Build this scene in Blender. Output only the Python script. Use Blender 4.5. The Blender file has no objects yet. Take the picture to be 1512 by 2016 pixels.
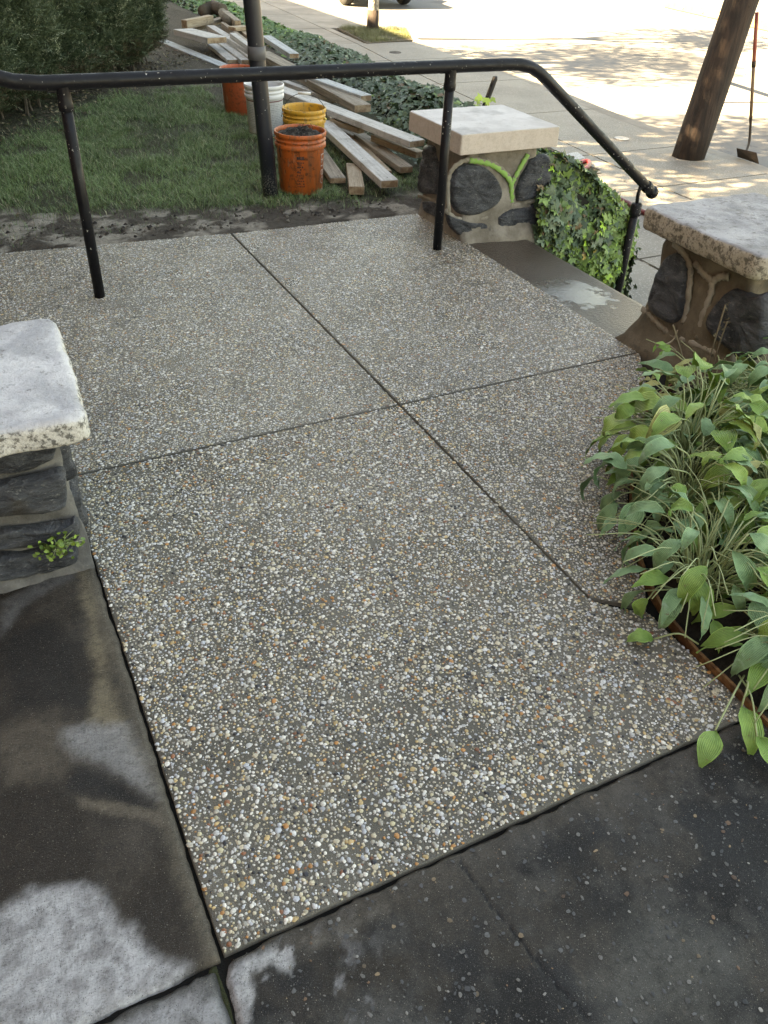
import bpy, math, random
import numpy as np
from mathutils import Vector, noise as mn
random.seed(7); rng=np.random.default_rng(11)
S=bpy.context.scene; COL=S.collection
R=math.radians
# ------------------------------------------------------------------ camera, world, sun, exposure
W0,H0,F0=1512.,2016.,1616.
EYE=np.array([0,0,1.6])
def cam_axes(yaw,pitch,roll):
    y,p,r=map(math.radians,(yaw,pitch,roll))
    w=np.array([math.sin(y)*math.cos(p),math.cos(y)*math.cos(p),-math.sin(p)])
    a=np.array([math.cos(y),-math.sin(y),0]); b=np.cross(a,w)
    r2=a*math.cos(r)+b*math.sin(r); return r2,np.cross(r2,w),w
CR,CU,CW=cam_axes(28.08,37.31,2.756)
cd=bpy.data.cameras.new('camera'); cam=bpy.data.objects.new('camera',cd); COL.objects.link(cam)
from mathutils import Matrix
M=Matrix(((CR[0],CU[0],-CW[0],0),(CR[1],CU[1],-CW[1],0),(CR[2],CU[2],-CW[2],0),(0,0,0,1)))
cam.matrix_world=Matrix.Translation(Vector(EYE))@M
cd.sensor_fit='VERTICAL'; cd.sensor_height=24; cd.lens=24*F0/H0; cd.clip_start=.05; cd.clip_end=900
S.camera=cam
wd=bpy.data.worlds.new("World"); S.world=wd; wd.use_nodes=True
nt=wd.node_tree; bg=nt.nodes['Background']; sk=nt.nodes.new('ShaderNodeTexSky'); sk.sky_type='NISHITA'; sk.sun_disc=False
SUN_EL=38; LX,LY=.975,-.22           # the way the sunlight travels over the ground
sk.sun_elevation=R(SUN_EL); sk.sun_rotation=math.atan2(-LX,-LY)
sk.air_density=1.0; sk.dust_density=1.2; sk.ozone_density=1.0
nt.links.new(sk.outputs[0],bg.inputs[0]); bg.inputs[1].default_value=.055
sl=bpy.data.lights.new('sun','SUN'); sl.energy=5; sl.angle=R(.53); sl.color=(1,.93,.82)
so=bpy.data.objects.new('sun',sl); COL.objects.link(so)
so.rotation_euler=Vector((LX*math.cos(R(SUN_EL)),LY*math.cos(R(SUN_EL)),-math.sin(R(SUN_EL)))).to_track_quat('-Z','Y').to_euler()
V=S.view_settings; V.view_transform='Standard'; V.look='None'; V.gamma=1; V.use_curve_mapping=False
V.exposure=4.02
try:
    V.use_white_balance=True; V.white_balance_temperature=12200; V.white_balance_tint=9
except Exception: pass

# ------------------------------------------------------------------ survey: where a sight line through a picture point meets a level or an upright plane
def ray(x,y): return CW+(x-W0/2)/F0*CR-(y-H0/2)/F0*CU
def g(x,y,z=0.):
    d=ray(x,y); return EYE+d*((z-EYE[2])/d[2])
def gy(x,y,Y):
    d=ray(x,y); return EYE+d*(Y/d[1])
def gx(x,y,X):
    d=ray(x,y); return EYE+d*(X/d[0])

# ------------------------------------------------------------------ numpy noise
def vn(x,y,sc,seed=0):
    x=np.asarray(x)*sc+seed*17.3; y=np.asarray(y)*sc-seed*9.1
    xi=np.floor(x).astype(np.int64); yi=np.floor(y).astype(np.int64); fx=x-xi; fy=y-yi
    fx=fx*fx*(3-2*fx); fy=fy*fy*(3-2*fy)
    def h(a,b):
        n=(a*374761393+b*668265263+seed*144665)&0x7fffffff
        n=(n^(n>>13))*1274126177&0x7fffffff
        return ((n^(n>>16))&0xffff)/65535.
    return (h(xi,yi)*(1-fx)+h(xi+1,yi)*fx)*(1-fy)+(h(xi,yi+1)*(1-fx)+h(xi+1,yi+1)*fx)*fy
def fb(x,y,sc,seed=0,o=4):
    s=0;a=.5;t=0
    for k in range(o): s=s+a*vn(x,y,sc*2**k,seed+k*3);t+=a;a*=.5
    return s/t
def ss(a,b,x):
    t=np.clip((x-a)/(b-a),0,1); return t*t*(3-2*t)
def polysd(X,Y,poly):
    X=np.asarray(X);Y=np.asarray(Y); d=np.full(X.shape,1e9); ins=np.zeros(X.shape,bool); n=len(poly)
    for i in range(n):
        x1,y1=poly[i];x2,y2=poly[(i+1)%n]; ex,ey=x2-x1,y2-y1
        t=np.clip(((X-x1)*ex+(Y-y1)*ey)/(ex*ex+ey*ey+1e-12),0,1)
        d=np.minimum(d,np.hypot(X-x1-t*ex,Y-y1-t*ey))
        c=((y1>Y)!=(y2>Y)); xx=ex*(Y-y1)/(ey if abs(ey)>1e-9 else 1e-9)+x1
        ins^=(c&(X<xx))
    return np.where(ins,d,-d)

# ------------------------------------------------------------------ material helper
class NB:
    def __init__(s,name):
        s.m=bpy.data.materials.new(name); s.m.use_nodes=True; s.t=s.m.node_tree; s.p=s.t.nodes['Principled BSDF']
        s.co=None
    def n(s,t,**k):
        x=s.t.nodes.new('ShaderNode'+t)
        for a,b in k.items(): setattr(x,a,b)
        return x
    def l(s,a,b): s.t.links.new(a,b)
    def put(s,v,inp):
        if hasattr(v,'is_output') or isinstance(v,bpy.types.NodeSocket): s.l(v,inp)
        else:
            if isinstance(v,(tuple,list)) and len(v)==3 and inp.type=='RGBA': v=(*v,1)
            inp.default_value=v
    def coord(s):
        if s.co is None: s.co=s.n('TexCoord').outputs['Object']
        return s.co
    def noise(s,sc,det=4,ro=.55,co=None,dist=0):
        x=s.n('TexNoise'); s.l(co or s.coord(),x.inputs['Vector']); x.inputs['Scale'].default_value=sc
        x.inputs['Detail'].default_value=det; x.inputs['Roughness'].default_value=ro; x.inputs['Distortion'].default_value=dist
        return x.outputs['Fac']
    def vor(s,sc,co=None,out='Distance',feat='F1'):
        x=s.n('TexVoronoi',feature=feat); s.l(co or s.coord(),x.inputs['Vector']); x.inputs['Scale'].default_value=sc
        return x.outputs[out]
    def map(s,scale=(1,1,1),rot=(0,0,0),loc=(0,0,0)):
        x=s.n('Mapping'); s.l(s.coord(),x.inputs[0]); x.inputs['Scale'].default_value=scale; x.inputs['Rotation'].default_value=rot; x.inputs['Location'].default_value=loc
        return x.outputs[0]
    def step(s,v,a,b,lo=0.,hi=1.):
        x=s.n('MapRange',interpolation_type='SMOOTHSTEP'); s.put(v,x.inputs[0]); x.inputs[1].default_value=a;x.inputs[2].default_value=b
        x.inputs[3].default_value=lo;x.inputs[4].default_value=hi; return x.outputs[0]
    def mix(s,f,a,b,mode='MIX'):
        x=s.n('Mix',data_type='RGBA',blend_type=mode); s.put(f,x.inputs[0]); s.put(a,x.inputs[6]); s.put(b,x.inputs[7]); return x.outputs[2]
    def math(s,op,a,b=0.):
        x=s.n('Math',operation=op); s.put(a,x.inputs[0]); s.put(b,x.inputs[1]); return x.outputs[0]
    def attr(s,n): return s.n('Attribute',attribute_name=n).outputs['Color']
    def bump(s,h,st=.5,d=.01,prev=None):
        x=s.n('Bump'); s.put(h,x.inputs['Height']); x.inputs['Strength'].default_value=st; x.inputs['Distance'].default_value=d
        if prev: s.l(prev,x.inputs['Normal'])
        return x.outputs[0]
    def out(s,col=None,rough=None,nor=None,metal=None,spec=None,**k):
        if col is not None: s.put(col,s.p.inputs['Base Color'])
        if rough is not None: s.put(rough,s.p.inputs['Roughness'])
        if nor is not None: s.l(nor,s.p.inputs['Normal'])
        if metal is not None: s.put(metal,s.p.inputs['Metallic'])
        if spec is not None: s.put(spec,s.p.inputs['Specular IOR Level'])
        for a,b in k.items(): s.put(b,s.p.inputs[a.replace('_',' ')])
        return s.m

# ------------------------------------------------------------------ object helpers
def thing(name,label,cat,loc=(0,0,0),group=None):
    o=bpy.data.objects.new(name,None); COL.objects.link(o); o.location=loc; o.empty_display_size=.1
    o['label']=label; o['category']=cat
    if group: o['group']=group
    return o
def wloc(o):
    v=Vector((0,0,0))
    while o is not None: v=v+o.location; o=o.parent
    return v
def obj(name,v,f,mat,parent=None,origin=None,smooth=False,kind=None,label=None,cat=None,group=None,col=None,tris=None):
    v=np.asarray(v,dtype=np.float64).reshape(-1,3)
    og=np.array(wloc(parent)) if parent is not None else np.array(origin if origin is not None else (0,0,0),float)
    me=bpy.data.meshes.new(name); v=v-og
    if isinstance(f,np.ndarray):
        nf,k=f.shape
        me.vertices.add(len(v)); me.vertices.foreach_set('co',v.astype(np.float32).ravel())
        me.loops.add(nf*k); me.loops.foreach_set('vertex_index',f.astype(np.int32).ravel())
        me.polygons.add(nf); me.polygons.foreach_set('loop_start',np.arange(0,nf*k,k,dtype=np.int32))
        me.polygons.foreach_set('loop_total',np.full(nf,k,dtype=np.int32)); me.update(calc_edges=True)
    else: me.from_pydata(v.tolist(),[],f); me.update()
    if col is not None:
        a=me.color_attributes.new('tint','FLOAT_COLOR','POINT'); c=np.ones((len(v),4),np.float32); c[:,:3]=col; a.data.foreach_set('color',c.ravel())
    if smooth: me.polygons.foreach_set('use_smooth',np.ones(len(me.polygons),bool))
    me.materials.append(mat)
    o=bpy.data.objects.new(name,me); COL.objects.link(o)
    if parent is not None: o.parent=parent
    elif origin is not None: o.location=origin
    if kind: o['kind']=kind
    if label: o['label']=label
    if cat: o['category']=cat
    if group: o['group']=group
    return o
def inst(tv,tf,Rm,T,Sc,colr=None):
    """many copies of a small template merged: Rm (n,3,3), T (n,3), Sc (n,) or (n,3)"""
    n=len(T); Sc=np.asarray(Sc,float)
    if Sc.ndim==1: Sc=Sc[:,None].repeat(3,1)
    v=np.einsum('nij,nkj->nki',Rm,tv[None]*Sc[:,None,:])+T[:,None,:]
    k=len(tv); f=(tf[None]+(np.arange(n)*k)[:,None,None]).reshape(-1,tf.shape[1])
    c=None if colr is None else np.repeat(colr,k,axis=0)
    return v.reshape(-1,3),f,c
def rots(nz,spin):
    """rotation matrices whose z axis is nz (n,3), spun by spin"""
    nz=nz/np.linalg.norm(nz,axis=1,keepdims=True)
    a=np.where(np.abs(nz[:,2:3])<.95,np.array([[0,0,1.]]),np.array([[1.,0,0]]))
    x=np.cross(a,nz); x/=np.linalg.norm(x,axis=1,keepdims=True); y=np.cross(nz,x)
    c=np.cos(spin)[:,None]; s=np.sin(spin)[:,None]
    x2=x*c+y*s; y2=-x*s+y*c
    return np.stack([x2,y2,nz],axis=2)
class MB:
    def __init__(s): s.v=[]; s.f=[]
    def add(s,v,f):
        k=len(s.v); s.v+= [tuple(map(float,p)) for p in v]; s.f+=[tuple(i+k for i in q) for q in f]; return s
    def box(s,c,d,rz=0,bev=0):
        x,y,z=[t/2 for t in d]; P=[]
        b=min(bev,x*.9,y*.9,z*.9)
        if b<=0:
            P=[(i*x,j*y,k*z) for i in(-1,1) for j in(-1,1) for k in(-1,1)]
            F=[(0,1,3,2),(4,6,7,5),(0,4,5,1),(2,3,7,6),(0,2,6,4),(1,5,7,3)]
        else:
            P=[];idx={}
            for i in(-1,1):
                for j in(-1,1):
                    for k in(-1,1):
                        idx[i,j,k]=len(P); P+=[(i*x,j*(y-b),k*(z-b)),(i*(x-b),j*y,k*(z-b)),(i*(x-b),j*(y-b),k*z)]
            F=[]
            for ax in range(3):
                for sg in(-1,1):
                    o=[a for a in range(3) if a!=ax]; q=[]
                    for a,bb in((-1,-1),(1,-1),(1,1),(-1,1)):
                        key=[0,0,0];key[ax]=sg;key[o[0]]=a;key[o[1]]=bb;q.append(idx[tuple(key)]+ax)
                    if (sg>0)!=(ax!=1): q.reverse()
                    F.append(tuple(q))
            for ax in range(3):
                o=[a for a in range(3) if a!=ax]
                for a in(-1,1):
                    for bb in(-1,1):
                        k1=[0,0,0];k2=[0,0,0];k1[ax]=-1;k2[ax]=1
                        for kk in(k1,k2): kk[o[0]]=a;kk[o[1]]=bb
                        F.append((idx[tuple(k1)]+o[0],idx[tuple(k2)]+o[0],idx[tuple(k2)]+o[1],idx[tuple(k1)]+o[1]))
            for v0 in idx.values(): F.append((v0,v0+1,v0+2))
        cz,sz=math.cos(rz),math.sin(rz)
        s.add([(c[0]+p[0]*cz-p[1]*sz,c[1]+p[0]*sz+p[1]*cz,c[2]+p[2]) for p in P],F); return s
    def tube(s,path,r,n=12,cap=True,flat=None):
        path=[Vector(p) for p in path]; m=len(path); rr=r if hasattr(r,'__len__') else [r]*m
        t0=(path[1]-path[0]).normalized(); up=Vector((0,0,1)) if abs(t0.z)<.9 else Vector((1,0,0))
        u=t0.cross(up).normalized(); V_=[];Fc=[]
        for i,p in enumerate(path):
            t=((path[min(i+1,m-1)]-path[max(i-1,0)])).normalized()
            u=(u-t*u.dot(t)).normalized(); w=t.cross(u)
            for k in range(n):
                a=2*math.pi*k/n; V_.append(p+u*math.cos(a)*rr[i]+w*math.sin(a)*rr[i])
        for i in range(m-1):
            for k in range(n):
                a=i*n+k;b=i*n+(k+1)%n; Fc.append((a,b,b+n,a+n))
        if cap: Fc.append(tuple(range(n-1,-1,-1))); Fc.append(tuple((m-1)*n+k for k in range(n)))
        s.add(V_,Fc); return s
    def lathe(s,prof,c,n=28,axis=None):
        V_=[];Fc=[]
        if axis is None: ax=(Vector((1,0,0)),Vector((0,1,0)),Vector((0,0,1)))
        else:
            z=Vector(axis).normalized(); x=z.orthogonal().normalized(); ax=(x,z.cross(x),z)
        c=Vector(c)
        for r,h in prof:
            for k in range(n):
                a=2*math.pi*k/n; V_.append(c+ax[0]*(r*math.cos(a))+ax[1]*(r*math.sin(a))+ax[2]*h)
        for i in range(len(prof)-1):
            for k in range(n):
                a=i*n+k;b=i*n+(k+1)%n; Fc.append((a,b,b+n,a+n))
        s.add(V_,Fc); return s
    def put(s,name,mat,parent=None,**k): return obj(name,s.v,s.f,mat,parent,**k)
def catmull(P,n=8):
    P=[np.array(p,float) for p in P]; Q=[2*P[0]-P[1]]+P+[2*P[-1]-P[-2]]; o=[]
    for i in range(1,len(Q)-2):
        for k in range(n):
            t=k/n; a,b,c,d=Q[i-1:i+3]
            o.append(.5*((2*b)+(-a+c)*t+(2*a-5*b+4*c-d)*t*t+(-a+3*b-3*c+d)*t**3))
    o.append(P[-1]); return o

# ------------------------------------------------------------------ materials
def m_aggregate():
    b=NB('exposed aggregate matrix')
    n1=b.noise(1.6,5); n2=b.noise(9,5); n3=b.noise(260,2); v=b.vor(420); v2=b.vor(900)
    c=b.mix(b.step(n1,.35,.65),(.082,.073,.056),(.132,.118,.094))
    c=b.mix(b.step(n2,.45,.75,0,.55),c,(.145,.125,.098))
    c=b.mix(b.step(v,.0,.28,.65,0),c,(.50,.47,.42))
    c=b.mix(b.step(v2,.0,.3,.5,0),c,(.07,.06,.05))
    c=b.mix(b.step(b.noise(3.1,3),.62,.72,0,.35),c,(.22,.14,.07))
    h=b.math('ADD',b.math('MULTIPLY',n3,.6),b.math('MULTIPLY',v,1.2))
    return b.out(c,b.step(b.noise(2.3,4),.35,.7,.26,.5),b.bump(h,.5,.003),spec=.5)
def m_pebble():
    b=NB('wet pebbles'); c=b.attr('tint'); n=b.noise(300,2)
    c=b.mix(b.step(n,.4,.7,0,.35),c,(.25,.2,.15),'MULTIPLY')
    return b.out(c,.28,spec=.5)
def m_tint(name,rough=.8,noises=((40,.35),),bumpsc=60,bst=.4,bd=.01,spec=.4,rvar=None,fine=None,grain_glints=None):
    b=NB(name); c=b.attr('tint')
    for sc,am in noises:
        c=b.mix(b.step(b.noise(sc,5,.65),.3,.75,0,am),c,(.25,.24,.23),'MULTIPLY')
    if fine:
        c=b.mix(b.step(b.vor(fine[0]),0,.22,fine[1],0),c,fine[2])
    if grain_glints:
        c=b.mix(b.step(b.noise(grain_glints[0],3,.8),.5,.72,0,grain_glints[1]),c,b.mix(.22,c,(.5,.47,.43)))
        c=b.mix(b.step(b.noise(grain_glints[0]*.45,4,.8),.45,.65,0,grain_glints[1]),c,b.mix(.75,c,(.004,.004,.004)))
    if grain_glints:
        for sc,thr,gate,col_,am in ((330,.16,.80,(.42,.40,.37),.9),(190,.20,.86,(.30,.27,.22),.85),(260,.26,.62,(.004,.004,.004),.8),(520,.22,.7,(.30,.28,.26),.7)):  # pale dots are sparkle painted into the colour, near-black ones painted pits
            vx=b.n('TexVoronoi'); b.l(b.coord(),vx.inputs['Vector']); vx.inputs['Scale'].default_value=sc
            sx=b.n('SeparateXYZ'); b.l(vx.outputs['Color'],sx.inputs[0])
            gt=b.step(sx.outputs[0],gate,gate+.02,0,am); gt2=b.math('MULTIPLY',gt,b.step(vx.outputs['Distance'],thr*.6,thr,1,0)); c=b.mix(gt2,c,col_)
        mm_=b.noise(38,6,.85); c=b.mix(b.step(mm_,.52,.62,0,.55),c,b.mix(.7,c,(.005,.005,.005))); c=b.mix(b.step(b.noise(22,6,.85,b.map(loc=(4,2,1))),.56,.66,0,.35),c,b.mix(.5,c,(.16,.13,.10)))
    h=b.noise(bumpsc,6,.7)
    r=rough if rvar is None else b.step(b.noise(rvar[0],4),.35,.65,rvar[1],rvar[2])
    return b.out(c,r,b.bump(h,bst,bd),spec=spec)
def m_black():
    b=NB('chipped black paint')
    n=b.noise(30,4); chips=b.step(b.noise(75,3,.6),.65,.69); big=b.step(b.noise(14,3),.48,.56)
    c=b.mix(n,(.003,.003,.0045),(.008,.008,.011)); c=b.mix(b.math('MULTIPLY',chips,big),c,(.5,.48,.44))
    c=b.mix(b.step(b.noise(9,5,.7),.62,.75,0,.4),c,(.022,.022,.026))
    return b.out(c,b.step(b.noise(20,4),.3,.7,.35,.6),b.bump(b.noise(60,4),.25,.004),spec=.28)
def m_polepaint():
    b=NB('black post paint with salt base')
    sep=b.n('SeparateXYZ'); b.l(b.coord(),sep.inputs[0])
    base=b.step(sep.outputs[2],.0,.2,1,0)
    ch=b.step(b.noise(110,4,.7),.5,.62); c=b.mix(b.noise(18,4),(.008,.010,.016),(.02,.022,.03))
    c=b.mix(b.math('MULTIPLY',ch,base),c,(.42,.42,.42))
    sp=b.math('MULTIPLY',b.step(b.noise(60,2),.70,.73),b.step(b.noise(10,2),.5,.6))
    c=b.mix(sp,c,(.5,.5,.47))
    return b.out(c,.42,b.bump(b.noise(80,4),.2,.003))
def m_stone():
    b=NB('dark schist'); s=b.map((1,1,2.5)); n=b.noise(9,6,.7,s,.6); n2=b.noise(55,5,.7,s)
    c=b.mix(b.step(n,.35,.68),(.016,.018,.023),(.085,.09,.10)); c=b.mix(b.step(n2,.55,.75,0,.8),c,(.30,.295,.28))
    c=b.mix(b.step(b.noise(4,3),.58,.75,0,.5),c,(.09,.07,.045))
    return b.out(c,b.step(n2,.3,.7,.35,.75),b.bump(b.math('ADD',b.math('MULTIPLY',n,1.5),n2),.8,.014),spec=.5)
def m_mortar(name='pillar mortar',a=(.16,.135,.105),c2=(.30,.265,.22)):
    b=NB(name); n=b.noise(7,5,.6); n2=b.noise(90,5,.7)
    c=b.mix(b.step(n,.35,.7),a,c2); c=b.mix(b.step(b.noise(16,4,.7),.55,.7,0,.6),c,(.07,.065,.055))
    c=b.mix(b.step(n2,.6,.75,0,.4),c,(.38,.35,.3))
    return b.out(c,.85,b.bump(b.math('ADD',n2,n),.6,.006))
def m_cap(name,base,hi,dark,amt,spots=.5,rough=.8,side=None,grit=.3):
    b=NB(name); n=b.noise(5,6,.65,None,.3); n2=b.noise(26,6,.75)
    c=b.mix(b.step(n,.35,.65),base,hi)
    c=b.mix(b.step(n2,spots,spots+.12,0,amt),c,dark)
    c=b.mix(b.step(b.noise(3.3,4,.6,b.map(loc=(3,7,1))),.56,.68,0,.55),c,tuple(x*.55 for x in base))
    if side:
        ge=b.n('NewGeometry'); sp=b.n('SeparateXYZ'); b.l(ge.outputs['Normal'],sp.inputs[0])
        sd=b.step(sp.outputs[2],.4,.75,1,0)
        sc=b.mix(b.step(b.vor(95),.1,.5),side[0],side[1]); sc=b.mix(b.step(b.noise(45,5,.75),.47,.6,0,side[3]),sc,side[2])
        c=b.mix(sd,c,sc)
    h=b.math('ADD',b.noise(60,6,.75),b.math('MULTIPLY',n2,1.2))
    return b.out(c,rough,b.bump(h,grit,.012),spec=.4)
def m_wetstone():
    b=NB('wet brownstone tread'); n=b.noise(5,5); nf=b.noise(150,5,.7)
    q=g(1135,580,-.02); mp_=b.n('Mapping'); b.l(b.coord(),mp_.inputs[0]); mp_.inputs['Location'].default_value=(-float(q[0])+3.1,-float(q[1])+3.2,-.6)
    ln=b.n('VectorMath',operation='LENGTH'); b.l(mp_.outputs[0],ln.inputs[0]); wet=b.step(b.math('ADD',ln.outputs['Value'],b.math('MULTIPLY',b.noise(11,4,.6),.34)),.31,.37,1,0)
    c=b.mix(n,(.055,.040,.030),(.10,.078,.063)); c=b.mix(b.step(nf,.5,.75,0,.5),c,(.17,.14,.115))
    r=b.math('MULTIPLY',b.step(wet,0,1,.30,.04),1.)
    bp=b.n('Bump'); b.l(b.math('ADD',nf,b.math('MULTIPLY',b.noise(60,3),1.5)),bp.inputs['Height']); bp.inputs['Distance'].default_value=.006
    b.l(b.step(wet,0,1,.55,.12),bp.inputs['Strength'])
    return b.out(c,r,bp.outputs[0],spec=b.step(wet,0,1,.5,.9))
def m_leaf(name,c1,c2,rough=.45,veins=0,trans=.25,white=None):
    b=NB(name); oi=b.n('ObjectInfo'); n=b.noise(30,4,.6)
    c=b.mix(b.step(n,.3,.7),c1,c2); c=b.mix(b.math('MULTIPLY',oi.outputs['Random'],.55),c,c1)
    nor=None
    if veins:
        sp=b.n('SeparateXYZ'); b.l(b.n('TexCoord').outputs['UV'],sp.inputs[0])
        w=b.math('SINE',b.math('MULTIPLY',sp.outputs[0],veins)); nor=b.bump(w,.45,.0025)
        c=b.mix(b.step(w,.3,1,0,.22),c,tuple(min(1,x*2.2) for x in c2))
        ed=b.step(b.math('ABSOLUTE',b.math('SUBTRACT',sp.outputs[0],.5)),.40,.5,0,.35); c=b.mix(ed,c,tuple(x*1.8 for x in c2))
    c=b.mix(b.step(b.noise(55,3,.6,b.map(loc=(5,1,2))),.66,.70,0,.8),c,(.16,.11,.05))
    if white:
        c=b.mix(b.step(b.noise(9,6,.75,None,.5),.5,.66,0,.75),c,white)
    return b.out(c,rough,nor,spec=.5,Subsurface_Weight=0.,Transmission_Weight=0.)
def m_attrleaf(name,rough=.5,spec=.5):
    b=NB(name); c=b.attr('tint'); 
    return b.out(c,rough,spec=spec)
def m_wood(name,c1,c2,endc=None):
    b=NB(name); oi=b.n('ObjectInfo'); off=b.n('CombineXYZ'); b.l(b.math('MULTIPLY',oi.outputs['Random'],30),off.inputs[1])
    mp=b.n('Mapping'); b.l(b.coord(),mp.inputs[0]); b.l(off.outputs[0],mp.inputs['Location']); mp.inputs['Scale'].default_value=(1.2,30,30)
    gn=b.noise(2.2,5,.7,mp.outputs[0],.8); n=b.noise(7,5,.7)
    c=b.mix(b.step(gn,.35,.65),c1,c2); c=b.mix(b.step(n,.55,.72,0,.55),c,tuple(x*.35 for x in c1))
    c=b.mix(b.step(b.noise(40,4,.7),.58,.70,0,.7),c,tuple(x*.25 for x in c1)); c=b.mix(b.step(b.noise(3,5,.7,b.map(loc=(1,5,2))),.5,.68,0,.5),c,(.16,.14,.11))
    return b.out(c,.8,b.bump(gn,.4,.004))
def m_orange(name,c1,dirt,z0=.0,z1=.3,streak=.7):
    b=NB(name); sp=b.n('SeparateXYZ'); b.l(b.coord(),sp.inputs[0])
    st=b.noise(1,5,.7,b.map((22,22,2.2))); c=b.mix(b.step(st,.42,.7,0,streak),c1,dirt)
    c=b.mix(b.step(b.noise(28,5,.7),.52,.64,0,.7),c,tuple(x*.4 for x in dirt)); c=b.mix(b.step(b.noise(5,5,.75,b.map((5,5,1.3),loc=(1,1,7))),.57,.66,0,.55),c,(.09,.07,.055))
    c=b.mix(b.step(b.noise(9,4,.6,b.map((4,4,1),loc=(3,1,2))),.6,.7,0,.45),c,(.55,.35,.25))
    return b.out(c,b.step(st,.3,.7,.35,.65),b.bump(b.noise(60,4),.15,.003))
AGG=m_aggregate(); PEB=m_pebble(); BLK=m_black(); STONE=m_stone(); MORT=m_mortar()
DARKSLAB=m_tint('stained old concrete',noises=((14,.3),(70,.35)),bumpsc=190,bst=.6,bd=.004,rvar=(4,.3,.7),fine=(330,.4,(.4,.38,.34)),grain_glints=(420,.4),spec=.3)
SOILT=m_tint('earth',rough=.95,noises=((25,.5),(90,.5)),bumpsc=60,bst=.9,bd=.02)

# ------------------------------------------------------------------ ground sheets: street, sidewalk, soil
def sheet(name,x0,x1,y0,y1,z,mat,**k):
    return obj(name,[(x0,y0,z),(x1,y0,z),(x1,y1,z),(x0,y1,z)],[(0,1,2,3)],mat,kind='structure',**k)
def m_asphalt():
    b=NB('asphalt'); n=b.noise(.35,4,.6); v=b.vor(120)
    c=b.mix(b.step(n,.4,.6),(.10,.10,.10),(.15,.148,.145)); c=b.mix(b.step(v,0,.35,.5,0),c,(.2,.19,.18)); c=b.mix(b.step(b.noise(1.1,5,.7),.6,.63,0,.5),c,(.06,.06,.065))
    return b.out(c,.85,b.bump(b.noise(110,3),.6,.01))
def m_walk():
    b=NB('sidewalk aggregate'); n=b.noise(1.3,5); v=b.vor(52); v2=b.vor(30)
    oi=b.n('ObjectInfo')
    c=b.mix(b.step(n,.35,.65),(.17,.15,.125),(.24,.215,.18)); c=b.mix(b.step(v,.1,.45,.75,0),c,(.44,.41,.37)); c=b.mix(b.step(v2,0,.18,.5,0),c,(.10,.09,.08))
    c=b.mix(b.math('MULTIPLY',oi.outputs['Random'],.3),c,(.16,.15,.14))
    return b.out(c,.6,b.bump(b.noise(150,3),.5,.006))
ZS,ZR=-.6,-.73
sheet('street',-200,400,-300,500,ZR,m_asphalt())
WALK=m_walk(); 
def m_plain():
    b=NB('smooth old concrete'); c=b.mix(b.step(b.noise(1.2,5,.65),.35,.65),(.19,.17,.145),(.29,.265,.23)); c=b.mix(b.step(b.noise(7,6,.7),.55,.72,0,.45),c,(.11,.1,.085))
    return b.out(c,.75,b.bump(b.noise(70,4),.4,.005))
PLAIN=m_plain()
def bar(name,x0,x1,y0,y1,z0,z1,mat,bev=.006,dx=0,**k):
    m=MB().box(((x0+x1)/2,(y0+y1)/2,(z0+z1)/2),(x1-x0,y1-y0,z1-z0),bev=bev)
    return obj(name,m.v,m.f,mat,**k)
sw=obj('sidewalk',[(2.4,-10,ZS-.04),(7.7,-10,ZS-.04),(7.7,9,ZS-.04),(8.05,13,ZS-.04),(8.6,19,ZS-.04),(9.6,40,ZS-.04),(2.4,40,ZS-.04)],[(0,1,2,3,4,5,6)],SOILT,kind='structure',col=np.full((7,3),.03))
# paving slabs of the sidewalk, joints open between them
def xo(y): return float(np.interp(y,[-10,8,9.2,11.2,13,15,19,40],[7.35,7.55,7.68,7.92,8.0,8.05,8.66,10.3]))
def xm(y): return float(np.interp(y,[-10,6.1,7.2,10,12.8,15,20,40],[5.9,6.1,6.18,6.43,6.66,6.93,7.3,8.5]))
ys=[-3.,-1.4,.1,1.6,3.1,4.63,6.1,7.3,9.2,11.2,13.1,14.8,16.6,18.6,20.7,23,26,30,36]
G_=.011
def prism(poly,z0,z1):
    n=len(poly); v=[(x,y,z0) for x,y in poly]+[(x,y,z1) for x,y in poly]
    f=[tuple(range(n,2*n)),tuple(range(n-1,-1,-1))]+[(i,(i+1)%n,n+(i+1)%n,n+i) for i in range(n)]
    return v,f
for i in range(len(ys)-1):
    a,b_=ys[i]+G_,ys[i+1]-G_
    cols=[(lambda y:3.05,lambda y:4.57),(lambda y:4.58,lambda y:xm(y)),(lambda y:xm(y),lambda y:xo(y))]
    for j,(l,r) in enumerate(cols):
        if j==2 and 14.7<ys[i]<16.5: 
            v,f=prism([(l(a)+G_,a),(7.05,a),(7.2,b_),(l(b_)+G_,b_)],ZS-.08,ZS); 
        else: v,f=prism([(l(a)+G_,a),(r(a)-G_,a),(r(b_)-G_,b_),(l(b_)+G_,b_)],ZS-.08,ZS+random.uniform(-.001,.001))
        obj('paving_slab',v,f,PLAIN if ys[i]>14.7 else WALK,parent=sw)
# kerb along the street
kb=thing('kerb','long grey concrete kerb between the sidewalk and the sunlit street','kerb',(8,10,ZR))
kb['kind']='structure'; 
for i in range(len(ys)-1):
    a,b_=ys[i]+.004,ys[i+1]-.004
    v,f=prism([(xo(a)+.004,a),(xo(a)+.2,a),(xo(b_)+.2,b_),(xo(b_)+.004,b_)],ZR-.2,ZS-.004); obj('kerbstone',v,f,PLAIN,parent=kb)

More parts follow.
